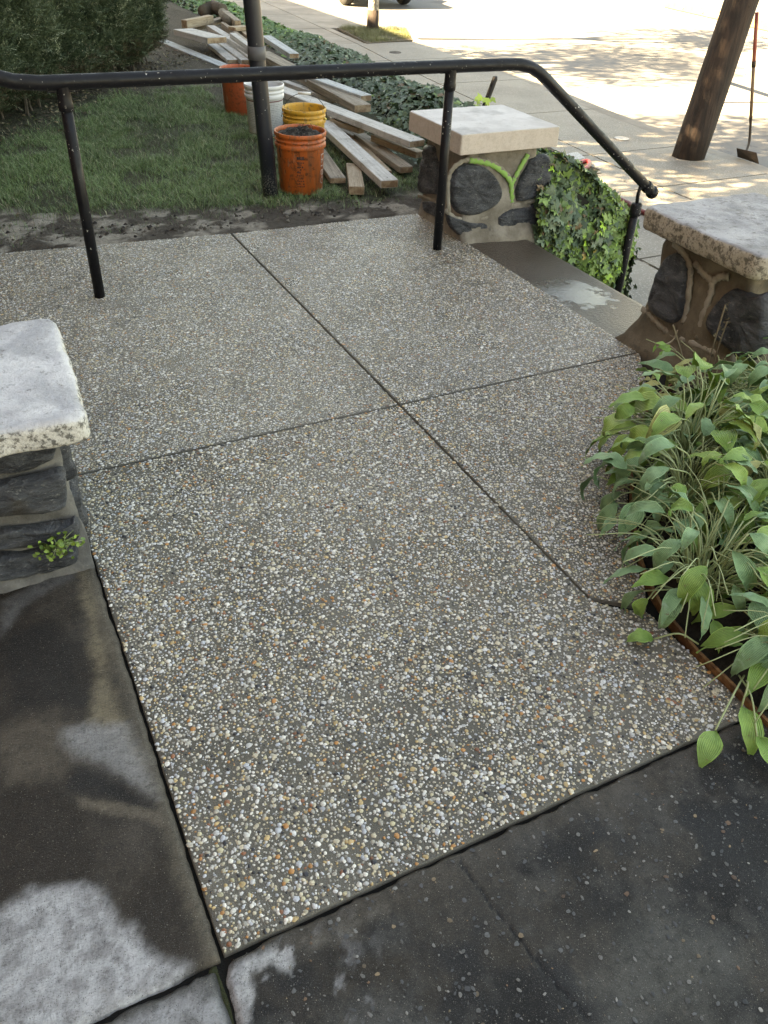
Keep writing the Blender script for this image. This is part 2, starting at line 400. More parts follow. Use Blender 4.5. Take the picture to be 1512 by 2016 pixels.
# terrain of the garden: mud strip, lawn, bank down to the sidewalk
def bank_out(y): return np.interp(y,[4.0,6,9,40],[3.95,4.4,5.3,5.9])
def terr(x,y):
    xo_=bank_out(y); xi=np.where(y<5.5,3.1,3.55+.0*y); t=ss(0,1,(x-xi)/(xo_-xi))
    z=-.02*ss(4.5,5.2,y)+.05*ss(5,9,y)-.6*t
    z=z+ .022*(fb(x,y,3.5,2)-.5)+.02*(fb(x,y,14,5)-.5)*ss(4.52,4.7,y)
    z=z+ .035*(fb(x,y,22,8)-.45)*ss(4.55,4.65,y)*(1-ss(5.0,5.4,y))
    return z
xs=np.concatenate([np.arange(-3,-.2,.2),np.arange(-.2,4.2,.025),np.arange(4.2,6.0,.1)])
yy=np.concatenate([np.arange(4.5,5.6,.02),np.arange(5.6,9,.06),np.arange(9,24,.3)])
X,Y=np.meshgrid(xs,yy); yedge=4.5+ .17*ss(1.4,.0,X)
Y=Y+ (yedge-4.5)*(1-ss(4.5,5.3,Y))
Z=terr(X,Y); Z=np.where(Y<4.53+yedge-4.5,Z-.01,Z)
mudl=5.0+.45*ss(1.6,0,X)-.15*ss(1.8,2.4,X)+.28*(fb(X,Y,3,31)-.5)
lawn=ss(-.12,.12,Y-mudl)
hed=ss(.35,-.15,( (X-.46)*.78-(Y-7.62)*.62)+.1*(fb(X,Y,4,3)-.5))   # under the hedge line
m1=fb(X,Y,7,4,5)[...,None]; m2=fb(X*.8,Y*1.2,8,14,5)[...,None]
mud=np.array([.052,.042,.033])*(1-m1)+np.array([.15,.125,.10])*m1
mud=mud*(1-ss(.5,.60,m2)*.9)+np.array([.42,.38,.32])*ss(.5,.60,m2)*.9
gs=np.array([.035,.045,.02])*(1-m1)+np.array([.09,.085,.05])*m1
brown=np.array([.06,.047,.032])*(1-m1)+np.array([.13,.105,.075])*m1
c=mud*(1-lawn[...,None])+gs*lawn[...,None]; far=ss(7.6,8.8,Y+.4*(X-2))[...,None]; c=c*(1-far)+brown*far
ny,nx=X.shape; idx=np.arange(ny*nx).reshape(ny,nx)
F=np.stack([idx[:-1,:-1],idx[:-1,1:],idx[1:,1:],idx[1:,:-1]],-1).reshape(-1,4)
obj('lawn_ground',np.stack([X,Y,Z],-1).reshape(-1,3),F,SOILT,smooth=True,kind='structure',col=c.reshape(-1,3))
# bedding soil under the slabs and in the planting bed
def grid_obj(name,x0,x1,y0,y1,st,zf,cf,mat,**k):
    X,Y=np.meshgrid(np.arange(x0,x1+st,st),np.arange(y0,y1+st,st)); ny,nx=X.shape; idx=np.arange(ny*nx).reshape(ny,nx)
    F=np.stack([idx[:-1,:-1],idx[:-1,1:],idx[1:,1:],idx[1:,:-1]],-1).reshape(-1,4)
    return obj(name,np.stack([X,Y,zf(X,Y)],-1).reshape(-1,3),F,mat,smooth=True,col=cf(X,Y).reshape(-1,3),**k)
grid_obj('bedding_soil',-3.,3.0,-3,4.62,.1,lambda X,Y:-.028+.006*(fb(X,Y,8,3)-.5)+.012-.5*ss(2.5,2.6,X)*ss(2.3,2.5,Y),lambda X,Y:np.stack([X*0+.012,X*0+.011,X*0+.009],-1),SOILT,kind='structure')
EDG=[(1.455,.50),(1.462,.75),(1.47,.95),(1.49,1.09),(1.556,1.273),(1.72,1.52),(1.98,1.82),(2.3,2.08),(2.62,2.2)]
EDGc=catmull([(a,b,0) for a,b in EDG],6)
bedpoly=[(p[0]+.01,p[1]) for p in EDGc]+[(4.6,2.2),(4.6,-1.5),(1.45,-1.5)]
def bedz(X,Y): 
    d=polysd(X,Y,bedpoly); return -.02+.05*ss(0,.12,d)+.05*(fb(X,Y,9,6)-.5)*ss(0,.03,d)-.05*ss(.005,-.02,d)
grid_obj('bed_soil',1.3,4.7,-1.5,2.35,.025,bedz,lambda X,Y:(np.array([.022,.017,.012])+np.array([.05,.04,.03])*fb(X,Y,18,9)[...,None]),SOILT,kind='structure')

# ------------------------------------------------------------------ the slabs of the landing
def axis_pts(L,st,e=(0,.003,.008,.016)):
    a=[q for q in e]+list(np.arange(.03,L-.03,st))+[L-q for q in reversed(e)]
    return np.array(a)/L
def slab(name,left,right,st,thick,colf=None,zf=None,mat=AGG,round_=.0025,seed=0,rag=.001,**k):
    """left/right: polylines bottom->top giving the two side edges"""
    def along(P,t):
        P=np.array(P,float); d=np.r_[0,np.cumsum(np.hypot(*np.diff(P,axis=0).T))]; return np.stack([np.interp(t*d[-1],d,P[:,0]),np.interp(t*d[-1],d,P[:,1])],-1)
    Lh=sum(np.hypot(*(np.array(left[i+1])-left[i])) for i in range(len(left)-1)); Lw=np.hypot(*(np.array(right[0])-left[0]))*.5+np.hypot(*(np.array(right[-1])-left[-1]))*.5
    tv_=axis_pts(Lh,st); su=axis_pts(Lw,st); A=along(left,tv_)[:,None]; B=along(right,tv_)[:,None]; P=A*(1-su[None,:,None])+B*su[None,:,None]
    X,Y=P[...,0],P[...,1]
    dE=np.minimum(np.minimum(su,1-su)[None,:]*Lw,np.minimum(tv_,1-tv_)[:,None]*Lh)
    w=ss(.03,0,dE); X=X+w*rag*2*(fb(X,Y,30,seed+1,3)-.5)*2; Y=Y+w*rag*2*(fb(X,Y,30,seed+5,3)-.5)*2
    Z=-round_*(1-ss(0,.016,dE))**2+.002*(fb(X,Y,3,seed)-.5)
    if zf is not None: Z=Z+zf(X,Y)
    ny,nx=X.shape; idx=np.arange(ny*nx).reshape(ny,nx); V_=np.stack([X,Y,Z],-1).reshape(-1,3)
    F=np.stack([idx[:-1,:-1],idx[:-1,1:],idx[1:,1:],idx[1:,:-1]],-1).reshape(-1,4)
    rim=np.concatenate([idx[0,:],idx[1:,-1],idx[-1,-2::-1],idx[-2:0:-1,0]]); nb=len(V_); low=V_[rim].copy(); low[:,2]-=thick
    V_=np.vstack([V_,low]); m=len(rim); ar=np.arange(m); F=np.vstack([F,np.stack([rim,nb+ar,nb+(ar+1)%m,np.roll(rim,-1)],-1)])
    c=None
    if colf is not None: c=colf(V_[:,0],V_[:,1])
    return obj(name,V_,F,mat,smooth=False,kind='structure',col=c,**k), (left,right)
J=.005
rightA=[(1.466,.7495),(1.466,1.145),(1.44,1.160),(1.40,1.185),(1.368,1.217),(1.346,1.25),(1.345,1.5),(1.345,2.441)]
SL={}
SL['a']=slab('aggregate_slab',[(.105,.7495),(.108,2.441)],rightA,.03,.05,seed=1)
SL['b']=slab('aggregate_slab',[(1.352,1.256),(1.354,2.441)],[(1.474,1.152),(1.52,1.21),(1.56,1.29),(1.72,1.53),(1.98,1.83),(2.3,2.09),(2.545,2.441)],.03,.05,seed=2)
SL['c']=slab('aggregate_slab',[(-1.3,2.449),(-1.3,4.80)],[(1.345,2.449),(1.345,4.535)],.04,.05,seed=3)
SL['d']=slab('aggregate_slab',[(1.355,2.449),(1.355,4.53)],[(2.548,2.449),(2.548,4.49)],.04,.05,seed=4)
pal=np.array([[.74,.71,.64],[.62,.61,.59],[.50,.52,.55],[.60,.52,.38],[.56,.39,.19],[.50,.23,.08],[.33,.31,.27],[.03,.03,.035],[.30,.12,.06],[.46,.42,.35],[.52,.46,.30]])
pw=np.array([.20,.13,.10,.15,.07,.035,.09,.04,.018,.13,.06]); pw/=pw.sum()
def pebbles(parent,poly,cell,keep,rmed,hi,seed,nclip=True,holes=(),colmul=1.):
    r_=np.random.default_rng(seed); P=np.array(poly); x0,y0=P.min(0);x1,y1=P.max(0)
    X,Y=np.meshgrid(np.arange(x0-cell*.3,x1+cell,cell),np.arange(y0-cell*.5,y1+cell,cell*.87)); X=X+(np.arange(X.shape[0])%2)[:,None]*cell*.5
    X=X.ravel()+r_.uniform(-.38,.38,X.size)*cell; Y=Y.ravel()+r_.uniform(-.38,.38,Y.size)*cell
    dens=keep*(.50+1.15*fb(X,Y,10,seed,3)**1.2*ss(.2,.55,fb(X,Y,2.2,seed+4,3)+.2))
    ok=(r_.random(X.size)<dens)&(polysd(X,Y,poly)>.0022)
    X=X[ok];Y=Y[ok]; n=len(X)
    rad=np.clip(rmed*np.exp(r_.normal(.02,.36,n)),rmed*.4,rmed*2.2)
    el=r_.uniform(.62,1.,n); k=7 if hi else 6
    a=np.arange(k)*2*np.pi/k
    if hi: tvs=np.concatenate([[[0,0,1.]],np.stack([np.cos(a)*.72,np.sin(a)*.72,a*0+.78],-1),np.stack([np.cos(a),np.sin(a),a*0-.25],-1)])
    else: tvs=np.concatenate([[[0,0,1.]],np.stack([np.cos(a),np.sin(a),a*0-.25],-1)])
    tf=[(0,1+i,1+(i+1)%k) for i in range(k)]
    if hi:
        for i in range(k): j=(i+1)%k; tf+=[(1+i,1+k+i,1+k+j),(1+i,1+k+j,1+j)]
    tf=np.array(tf); K=len(tvs)
    jit=1+r_.uniform(-.2,.2,(n,K,1)); v=tvs[None]*np.concatenate([jit,jit,np.ones_like(jit)],2)
    hgt=np.minimum(rad*.32,.0017)*r_.uniform(.6,1.2,n)
    v=v*np.stack([rad,rad*el,hgt],-1)[:,None]
    th=r_.uniform(0,2*np.pi,n); c,s=np.cos(th)[:,None],np.sin(th)[:,None]
    v=np.stack([v[...,0]*c-v[...,1]*s+X[:,None],v[...,0]*s+v[...,1]*c+Y[:,None],v[...,2]+.0006],-1)
    f=(tf[None]+(np.arange(n)*K)[:,None,None]).reshape(-1,3)
    cc=pal[r_.choice(len(pal),n,p=pw)]*np.minimum(r_.uniform(.72,1.25,(n,1)),1.2)*colmul
    return obj('pebbles',v.reshape(-1,3),f,PEB,parent=parent,kind='stuff',smooth=hi,col=np.repeat(cc,K,axis=0))
def outl(lr): return [tuple(p) for p in lr[0]]+[tuple(p) for p in reversed(lr[1])]
for key,cell,keep,rm,hi in (('a',.0100,1.0,.0035,True),('b',.0098,1.0,.0034,True),('c',.0094,1.0,.0033,False),('d',.0094,1.0,.0033,False)):
    o,lr=SL[key]; poly=outl(lr)
    if key=='c': poly=[(-.1,2.449),(-.1,4.67),(1.345,4.535),(1.345,2.449)]
    pebbles(o,poly,cell,keep,rm,hi,ord(key)); pebbles(o,poly,cell*.75,.30,rm*.50,False,ord(key)+50)
# ---- old stained concrete at the left and the bottom
wp=lambda pts:[tuple(g(x,y)[:2]) for x,y in pts]
def blend(c,m,col): return c*(1-m[...,None])+np.array(col)*m[...,None]
def wob(x,y,am,sc,seed): return am*(fb(x,y,sc,seed,4)-.5)*2+(.35*am+.004)*(fb(x,y,sc*7,seed+9,3)-.5)*2
def colL(x,y):
    c=np.ones(x.shape+(3,))*np.array([.030,.022,.016]); n=fb(x,y,6,3)
    c=blend(c,ss(.45,.7,n)*.6,(.095,.078,.062))
    dk=polysd(x,y,wp([(0,1240),(90,1220),(160,1260),(170,1340),(165,1390),(80,1400),(0,1420)]))+wob(x,y,.03,9,1); c=blend(c,ss(-.02,.04,dk)*.85,(.018,.015,.013))
    e=ss(.055,.005,.1-x+wob(x,y,.015,8,5)); tan_=polysd(x,y,wp([(150,1120),(175,1120),(255,1440),(300,1560),(200,1450),(170,1420),(178,1300)]))+wob(x,y,.02,10,2)
    c=blend(c,ss(-.015,.025,tan_)*.9,(.23,.185,.12)); c=blend(c,ss(.05,.0,.1-x+wob(x,y,.02,9,7))*.7,(.17,.14,.10))
    b2=polysd(x,y,wp([(0,1440),(110,1400),(190,1440),(180,1500),(120,1545),(0,1560)]))+wob(x,y,.03,7,8); c=blend(c,ss(-.03,.04,b2)*.8,(.125,.10,.075))
    wt=polysd(x,y,wp([(125,1435),(180,1420),(250,1425),(272,1480),(310,1570),(262,1545),(200,1505),(150,1490),(120,1460)]))+wob(x,y,.012,14,4); c=blend(c,ss(-.02,.03,wt)*.9,(.30,.295,.29))
    dk2=polysd(x,y,wp([(150,1500),(205,1515),(262,1552),(315,1590),(290,1600),(200,1580),(120,1560)]))+wob(x,y,.012,12,14); c=blend(c,ss(-.015,.02,dk2)*.95,(.013,.012,.012))
    bn=polysd(x,y,wp([(150,1570),(220,1578),(315,1595),(325,1625),(240,1608),(150,1592)]))+wob(x,y,.006,12,24); c=blend(c,ss(-.006,.01,bn)*.75,(.19,.155,.115))
    dr=polysd(x,y,wp([(-60,1800),(0,1792),(55,1752),(150,1742),(192,1752),(235,1835),(262,1828),(300,1880),(372,1900),(330,1960),(200,2030),(-80,2080)]))+wob(x,y,.012,13,6)
    c=blend(c,ss(-.02,.022,dr),(.54,.54,.55)); c=blend(c,ss(0,.02,dr)*ss(.5,.64,fb(x,y,40,33,4))*.5,(.22,.21,.21))
    gr=polysd(x,y,wp([(0,1185),(120,1110),(165,1100),(150,1140),(60,1190),(0,1260)]))+wob(x,y,.015,10,12); c=blend(c,ss(-.015,.02,gr)*.8,(.15,.145,.14))
    return c*(.82+.36*fb(x,y,90,21,3))[...,None]
slab('old_concrete_slab',[(-1.4,.74),(-1.4,2.6)],[(.098,.744),(.101,2.44)],.007,.06,colf=colL,mat=DARKSLAB,seed=8,round_=.006,rag=.0025)
def colS(x,y):
    c=np.ones(x.shape+(3,))*np.array([.40,.40,.41]); c=blend(c,ss(.5,.7,fb(x,y,22,5))*.7,(.16,.155,.15))
    e=ss(.03,.0,np.minimum(.085-x,.728-y)+wob(x,y,.01,16,4)); return blend(c,e*.9,(.06,.055,.045))
slab('old_concrete_slab',[(-1.4,-.9),(-1.4,.735)],[(.078,-.9),(.083,.722),(.078,.736)],.012,.06,colf=colS,mat=DARKSLAB,seed=9,round_=.012,rag=.006,zf=lambda x,y:-.004)
crk=wp([(905,1700),(935,1735),(955,1765),(1000,1820),(1040,1870),(1090,1930),(1165,2016),(1230,2100)])
def crd(x,y):
    d=np.full(x.shape,9.)
    for (x1,y1),(x2,y2) in zip(crk[:-1],crk[1:]):
        ex,ey=x2-x1,y2-y1; t=np.clip(((x-x1)*ex+(y-y1)*ey)/(ex*ex+ey*ey),0,1); d=np.minimum(d,np.hypot(x-x1-t*ex+wob(x,y,.003,40,2),y-y1-t*ey))
    return d
def colR(x,y):
    c=np.ones(x.shape+(3,))*np.array([.011,.0105,.011]); c=blend(c,ss(.45,.66,fb(x,y,8,13,6))*.8,(.048,.038,.028)); c=blend(c,ss(.55,.7,fb(x,y,19,43,5))*.45,(.085,.08,.072))
    c=blend(c,ss(.10,.0,.742-y+wob(x,y,.05,7,15))*.65,(.105,.088,.07))
    gp=polysd(x,y,wp([(1180,1840),(1300,1790),(1420,1800),(1512,1900),(1400,2050),(1200,2050),(1120,1930)]))+wob(x,y,.05,6,16); c=blend(c,ss(-.04,.08,gp)*.8,(.095,.093,.082))
    g2=polysd(x,y,wp([(640,1990),(760,1950),(900,1980),(900,2100),(600,2100)]))+wob(x,y,.04,7,26); c=blend(c,ss(-.03,.06,g2)*.7,(.10,.10,.095))
    w=polysd(x,y,wp([(440,1905),(480,1880),(530,1868),(575,1862),(580,1925),(540,1900),(500,1915),(492,2016),(480,2070),(440,2070)]))+wob(x,y,.010,22,17); c=blend(c,ss(-.006,.008,w),(.50,.50,.50))
    w2=ss(.56,.66,fb(x,y,26,19))*ss(.30,.05,np.hypot(x-.13,y-.60)); c=blend(c,w2*.9,(.36,.36,.37))
    w3=polysd(x,y,wp([(590,1860),(640,1830),(760,1785),(690,1840),(610,1880)]))+wob(x,y,.02,12,27); c=blend(c,ss(-.015,.02,w3)*.5,(.22,.20,.17))
    c=blend(c,ss(.0035,.0012,crd(x,y)),(.006,.006,.006))
    return c*(.75+.5*fb(x,y,80,23,3))[...,None]
oR,_=slab('old_concrete_slab',[(.092,-.9),(.092,.70),(.098,.728),(.118,.7435)],[(2.6,-.9),(2.6,.7435)],.006,.06,colf=colR,mat=DARKSLAB,seed=10,round_=.010,rag=.004,zf=lambda x,y:-.0035*ss(.004,.001,crd(x,y))-.002)
# scattered embedded pebbles in the dark slab
def embed(parent,x0,x1,y0,y1,n,seed,rmin=.0018,rmax=.0055):
    r_=np.random.default_rng(seed); X=r_.uniform(x0,x1,n);Y=r_.uniform(y0,y1,n); k=8;a=np.arange(k)*2*np.pi/k
    tvs=np.concatenate([[[0,0,1.]],np.stack([np.cos(a),np.sin(a),a*0-.6],-1)]); tf=np.array([(0,1+i,1+(i+1)%k) for i in range(k)])
    rad=rmin+(rmax-rmin)*r_.power(.35,n); jit=1+r_.uniform(-.22,.22,(n,k+1,1)); v=tvs[None]*np.concatenate([jit,jit,np.ones_like(jit)],2)
    v=v*np.stack([rad,rad*r_.uniform(.45,.95,n),np.full(n,.0006)],-1)[:,None]; th=r_.uniform(0,6.28,n); c,s=np.cos(th)[:,None],np.sin(th)[:,None]
    v=np.stack([v[...,0]*c-v[...,1]*s+X[:,None],v[...,0]*s+v[...,1]*c+Y[:,None],v[...,2]-.0006],-1)
    f=(tf[None]+(np.arange(n)*(k+1))[:,None,None]).reshape(-1,3)
    pl=np.array([[.20,.19,.17],[.13,.13,.125],[.33,.31,.28],[.30,.21,.12],[.24,.13,.07],[.085,.085,.085],[.42,.40,.36]]); cc=pl[r_.choice(7,n,p=[.27,.27,.07,.07,.05,.24,.03])]*r_.uniform(.3,.95,(n,1))
    obj('pebbles',v.reshape(-1,3),f,PEB,parent=parent,kind='stuff',col=np.repeat(cc,k+1,axis=0))
embed(oR,.14,1.55,.1,.735,2300,3,.0012,.0062)

# ------------------------------------------------------------------ wet top tread and the steps down to the sidewalk
def tread():
    xs_=np.concatenate([[2.556,2.560,2.57],np.arange(2.59,2.96,.02),[2.97,2.985,2.992]]); ys_=np.arange(2.44,4.02,.02)
    X,Y=np.meshgrid(xs_,ys_); Z=-.012-.02*ss(2.6,3.0,X)+.003*(fb(X,Y,6,3)-.5)-.03*ss(2.965,2.992,X)**2
    X=X+.012*(fb(X,Y,4,7)-.5)*ss(2.9,3.,X)
    ny,nx=X.shape; idx=np.arange(ny*nx).reshape(ny,nx); V_=np.stack([X,Y,Z],-1).reshape(-1,3); F=np.stack([idx[:-1,:-1],idx[:-1,1:],idx[1:,1:],idx[1:,:-1]],-1).reshape(-1,4)
    rim=np.concatenate([idx[0,:],idx[1:,-1],idx[-1,-2::-1],idx[-2:0:-1,0]]); nb=len(V_); low=V_[rim].copy(); low[:,2]=-.2; V_=np.vstack([V_,low]); m=len(rim); ar=np.arange(m)
    F=np.vstack([F,np.stack([rim,nb+ar,nb+(ar+1)%m,np.roll(rim,-1)],-1)])
    return V_,F
st=thing('garden_steps','wet brown stone top tread with grey steps below it between two stone pillars','steps',(3.1,3.2,ZS))
v,f=tread(); obj('wet_tread',v,f,m_wetstone(),parent=st,smooth=True,label='wet brown stone tread with a puddle')
bar('step',2.96,3.30,2.45,3.93,ZS,-.21,PLAIN,parent=st); bar('step',3.30,3.62,2.45,3.93,ZS,-.405,PLAIN,parent=st)
sheet('ground_under_steps',2.5,3.1,2.3,4.3,ZS+.02,SOILT)
bpy.data.objects['ground_under_steps'].data.color_attributes.new('tint','FLOAT_COLOR','POINT')
bar('cheek_wall',3.05,3.80,3.96,4.14,ZS,-.12,MORT,bev=.01,label='low mortared wall beside the steps buried under ivy',cat='wall')

# ------------------------------------------------------------------ pillars
def stone_patch(poly,frame,h=.03,seed=0,nb=34):
    """poly in (u,v) on a face; frame=(origin,U,V,N)"""
    P=np.array(poly,float); c=P.mean(0); C2=catmull([(*p,0) for p in P]+[(*P[0],0)],6)[:-1]; C2=np.array(C2)[:,:2]
    C2=c+(C2-c)*.98; o,U,Vv,N=[np.array(q,float) for q in frame]
    rings=[(1.04,-.012),(1.0,.30*h),(.965,.78*h),(.88,1.0*h),(.72,1.06*h),(.5,1.08*h),(.25,1.05*h)]; v=[];n=len(C2)
    for s,hh in rings:
        for p in C2:
            q=c+(p-c)*s; ns=mn.fractal(Vector((q[0]*13+seed*7,q[1]*15,seed*3.1)),.7,2.1,4)
            rid=mn.noise(Vector((q[0]*4+seed,q[1]*28,seed)))
            k=min(1,max(0,(1.02-s)*8)); v.append(o+U*q[0]+Vv*q[1]+N*(hh+k*(.012*ns+.006*rid)))
    v.append(o+U*c[0]+Vv*c[1]+N*(1.05*h)); F=[]
    for i in range(len(rings)-1):
        for k in range(n): a=i*n+k;b=i*n+(k+1)%n; F.append((a,b,b+n,a+n))
    L=(len(rings)-1)*n
    for k in range(n): F.append((L+k,L+(k+1)%n,len(v)-1))
    return v,F
def mortar_core(x0,x1,y0,y1,z0,z1,flare=.06,seed=0,fl=(1,1,1,1)):
    # rounded, lumpy column; fl = how strongly each side (-x,+x,-y,+y) flares at the foot
    nz=26; per=[]; n=18
    for k in range(n): per.append((k/n,0))
    for k in range(n): per.append((1,k/n))
    for k in range(n): per.append((1-k/n,1))
    for k in range(n): per.append((0,1-k/n))
    v=[];F=[]
    for i in range(nz+1):
        t=i/nz; z=z0+(z1-z0)*t; fr=flare*math.exp(-max(z-min(z0+.02,z),0)*0)*0+flare*math.exp(-(max(z,0))/.09) if z1>.2 else 0
        for u,w in per:
            x=x0-fr*fl[0]+(x1-x0+fr*(fl[0]+fl[1]))*u; y=y0-fr*fl[2]+(y1-y0+fr*(fl[2]+fl[3]))*w
            cx,cy=(x0+x1)/2,(y0+y1)/2; r=max(abs(u-.5),abs(w-.5)); q=min(abs(u-.5),abs(w-.5))
            if q>.44: x=cx+(x-cx)*(1-.25*(q-.44)); y=cy+(y-cy)*(1-.25*(q-.44))
            d=mn.fractal(Vector((x*7+seed,y*7,z*7)),.6,2,4)*.014
            dv=Vector((x-cx,y-cy,0)).normalized(); v.append((x+dv.x*d,y+dv.y*d,z))
    m=len(per)
    for i in range(nz):
        for k in range(m): a=i*m+k;b=i*m+(k+1)%m; F.append((a,b,b+m,a+m))
    F.append(tuple(range(nz*m,nz*m+m)))
    return v,F
def rounded_cap(x0,x1,y0,y1,z0,z1,rr=.02,corner=.02,noise_=.003,seed=0,rot=0,dome=0):
    # profile rings around a rounded rectangle plus a top grid made of inset rings
    n=14; cx,cy=(x0+x1)/2,(y0+y1)/2; hx,hy=(x1-x0)/2,(y1-y0)/2; base=[]
    for (sx,sy,a0) in((1,1,0),(-1,1,90),(-1,-1,180),(1,-1,270)):
        for k in range(5):
            a=R(a0+k*22.5); base.append((sx*(hx-corner)+corner*math.cos(a),sy*(hy-corner)+corner*math.sin(a)))
    P=[]
    for i in range(len(base)):
        p=base[i];q=base[(i+1)%len(base)]; L=math.hypot(q[0]-p[0],q[1]-p[1]); m=max(1,int(L/.02))
        for k in range(m): P.append((p[0]+(q[0]-p[0])*k/m,p[1]+(q[1]-p[1])*k/m))
    H=z1-z0; prof=[(.10,0),(.0,0)] ; rings=[]
    def ins(p,d): 
        s=1-d/min(hx,hy); return (p[0]*s,p[1]*s)
    lv=[(.08,z0),(rr*.3,z0),(0,z0+rr*.4)]+[(0,z0+H*t) for t in(.3,.5,.7)]+[(rr*(1-math.cos(a)),z1-rr+rr*math.sin(a)) for a in(R(10),R(35),R(60),R(90))]
    lv+=[(d,z1) for d in np.linspace(rr+.02,min(hx,hy)*.97,12)]
    v=[];F=[];m=len(P); cr,sr=math.cos(R(rot)),math.sin(R(rot))
    for d,z in lv:
        for p in P:
            q=ins(p,d); x,y=q; x,y=cx+x*cr-y*sr,cy+x*sr+y*cr
            a=mn.fractal(Vector((x*11+seed,y*11,z*11)),.6,2,5); b=mn.fractal(Vector((x*11,y*11+seed,z*11+9)),.6,2,5)
            L=math.hypot(*p); v.append((x+p[0]/L*a*noise_*2,y+p[1]/L*a*noise_*2,z+(b*noise_ if z>z0 else 0)+(dome*ss(0,min(hx,hy),d) if z>=z1 else 0)))
    for i in range(len(lv)-1):
        for k in range(m): a=i*m+k;b=i*m+(k+1)%m; F.append((a,b,b+m,a+m))
    F.append(tuple(range((len(lv)-1)*m,len(lv)*m)))
    return v,F
def bead(pts,frame,r=.011,off=.004,n=7):
    o,U,Vv,N=[np.array(q,float) for q in frame]; C_=catmull([(a,b,0) for a,b in pts],5)
    P=[o+U*c[0]+Vv*c[1]+N*(off+.002*math.sin(i*1.7)) for i,c in enumerate(C_)]
    m=MB().tube(P,[r*1.15*(1+.2*math.sin(i*2.3+1)) for i in range(len(P))],n); out=[]
    for q in m.v:
        d=float((np.array(q)-o)@N); e=d-off; k=.0022*mn.noise(Vector((q[0]*90,q[1]*90,q[2]*90)))
        out.append(tuple(np.array(q)-N*(e*.5)+N*k))
    m.v=out; return m
BEAD=m_mortar('pointing mortar',(.22,.19,.15),(.38,.345,.29))
GRN=NB('green spray paint'); GRN.out(GRN.mix(GRN.step(GRN.noise(35,5,.7),.5,.7,0,.55),(.22,.42,.10),(.33,.37,.24)),.75,GRN.bump(GRN.noise(90,4),.4,.003)); GRN=GRN.m
# --- far pillar
FX0,FX1,FY0,FY1=2.545,3.0,4.0,4.46
fp=thing('stone_pillar','far stone pillar with a clean square cap and a green painted Y on its mortar','pillar',(2.77,4.23,0))
v,f=mortar_core(FX0,FX1,FY0,FY1,-.6,.485,.05,3,(.5,1,1.3,.5)); obj('mortar_core',v,f,MORT,parent=fp,smooth=True)
CAPF=m_cap('clean limestone cap',(.52,.50,.49),(.64,.62,.61),(.22,.17,.13),.5,.58,.7,side=((.50,.42,.36),(.56,.48,.42),(.36,.29,.22),.25),grit=.15)  # warmer side colour holds the light thrown back from the street
v,f=rounded_cap(2.45,3.085,3.93,4.52,.478,.582,.007,.010,.0012,5); obj('cap',v,f,CAPF,parent=fp)
k4=lambda P:[(780+x/2.842,80+y/2.842) for x,y in P]
def onY(P,Yp): return [tuple(gy(x,y,Yp)[[0,2]]) for x,y in P]
def onX(P,Xp): return [tuple(gx(x,y,Xp)[[1,2]]) for x,y in P]
FF=((0,FY0,0),(1,0,0),(0,0,1),(0,-1,0)); FLx=((FX0,0,0),(0,1,0),(0,0,1),(-1,0,0))
for i,P in enumerate([[(335,725),(400,695),(490,705),(560,760),(600,850),(570,920),(500,960),(420,985),(345,960),(315,880),(318,790)],
    [(750,665),(800,650),(862,650),(866,750),(862,855),(790,880),(700,905),(672,890),(685,800),(735,700)],
    [(290,975),(400,1012),(505,1025),(512,1070),(440,1095),(380,1105),(310,1045)],
    [(565,990),(640,945),(740,930),(838,925),(842,1040),(835,1150),(740,1130),(680,1085),(570,1070)]]):
    v,f=stone_patch(onY(k4(P),FY0-.02),FF,.028,i+1); obj('stone',v,f,STONE,parent=fp,smooth=True)
v,f=stone_patch(onX(k4([(150,585),(205,600),(245,735),(235,850),(180,860),(128,850),(118,780),(140,660)]),FX0-.02),FLx,.024,9); obj('stone',v,f,STONE,parent=fp,smooth=True)
v,f=stone_patch(onX(k4([(135,900),(190,900),(240,930),(250,990),(200,980),(150,950)]),FX0-.02),FLx,.018,12); obj('stone',v,f,STONE,parent=fp,smooth=True)
for P in ([(296,960),(292,820),(305,745),(345,695),(410,668),(520,680),(590,720),(645,785),(652,850),(650,915),(615,950)],[(742,640),(705,700),(652,790)],[(278,950),(340,1000),(430,1003),(530,990),(575,958),(640,930),(740,905),(850,885)],[(535,1000),(530,1078)]):
    bead(onY(k4(P),FY0-.012),FF,.012,.006).put('pointing',BEAD,fp,smooth=True)
for P in ([(200,592),(212,670),(246,745),(262,800)],[(120,868),(180,885),(250,925)]): bead(onX(k4(P),FX0-.008),FLx,.010,.004).put('pointing',BEAD,fp,smooth=True)
gm=MB()
for P in ([(412,672),(470,678),(530,694),(590,730),(640,785),(650,845),(650,908)],[(740,640),(705,700),(668,768),(652,800)]):
    gm.add(*(lambda q:(q.v,q.f))(bead(onY(k4(P),FY0-.014),FF,.0135,.0075)))
gm.put('green_paint',GRN,fp,smooth=True,label='green spray painted Y along the pointing')
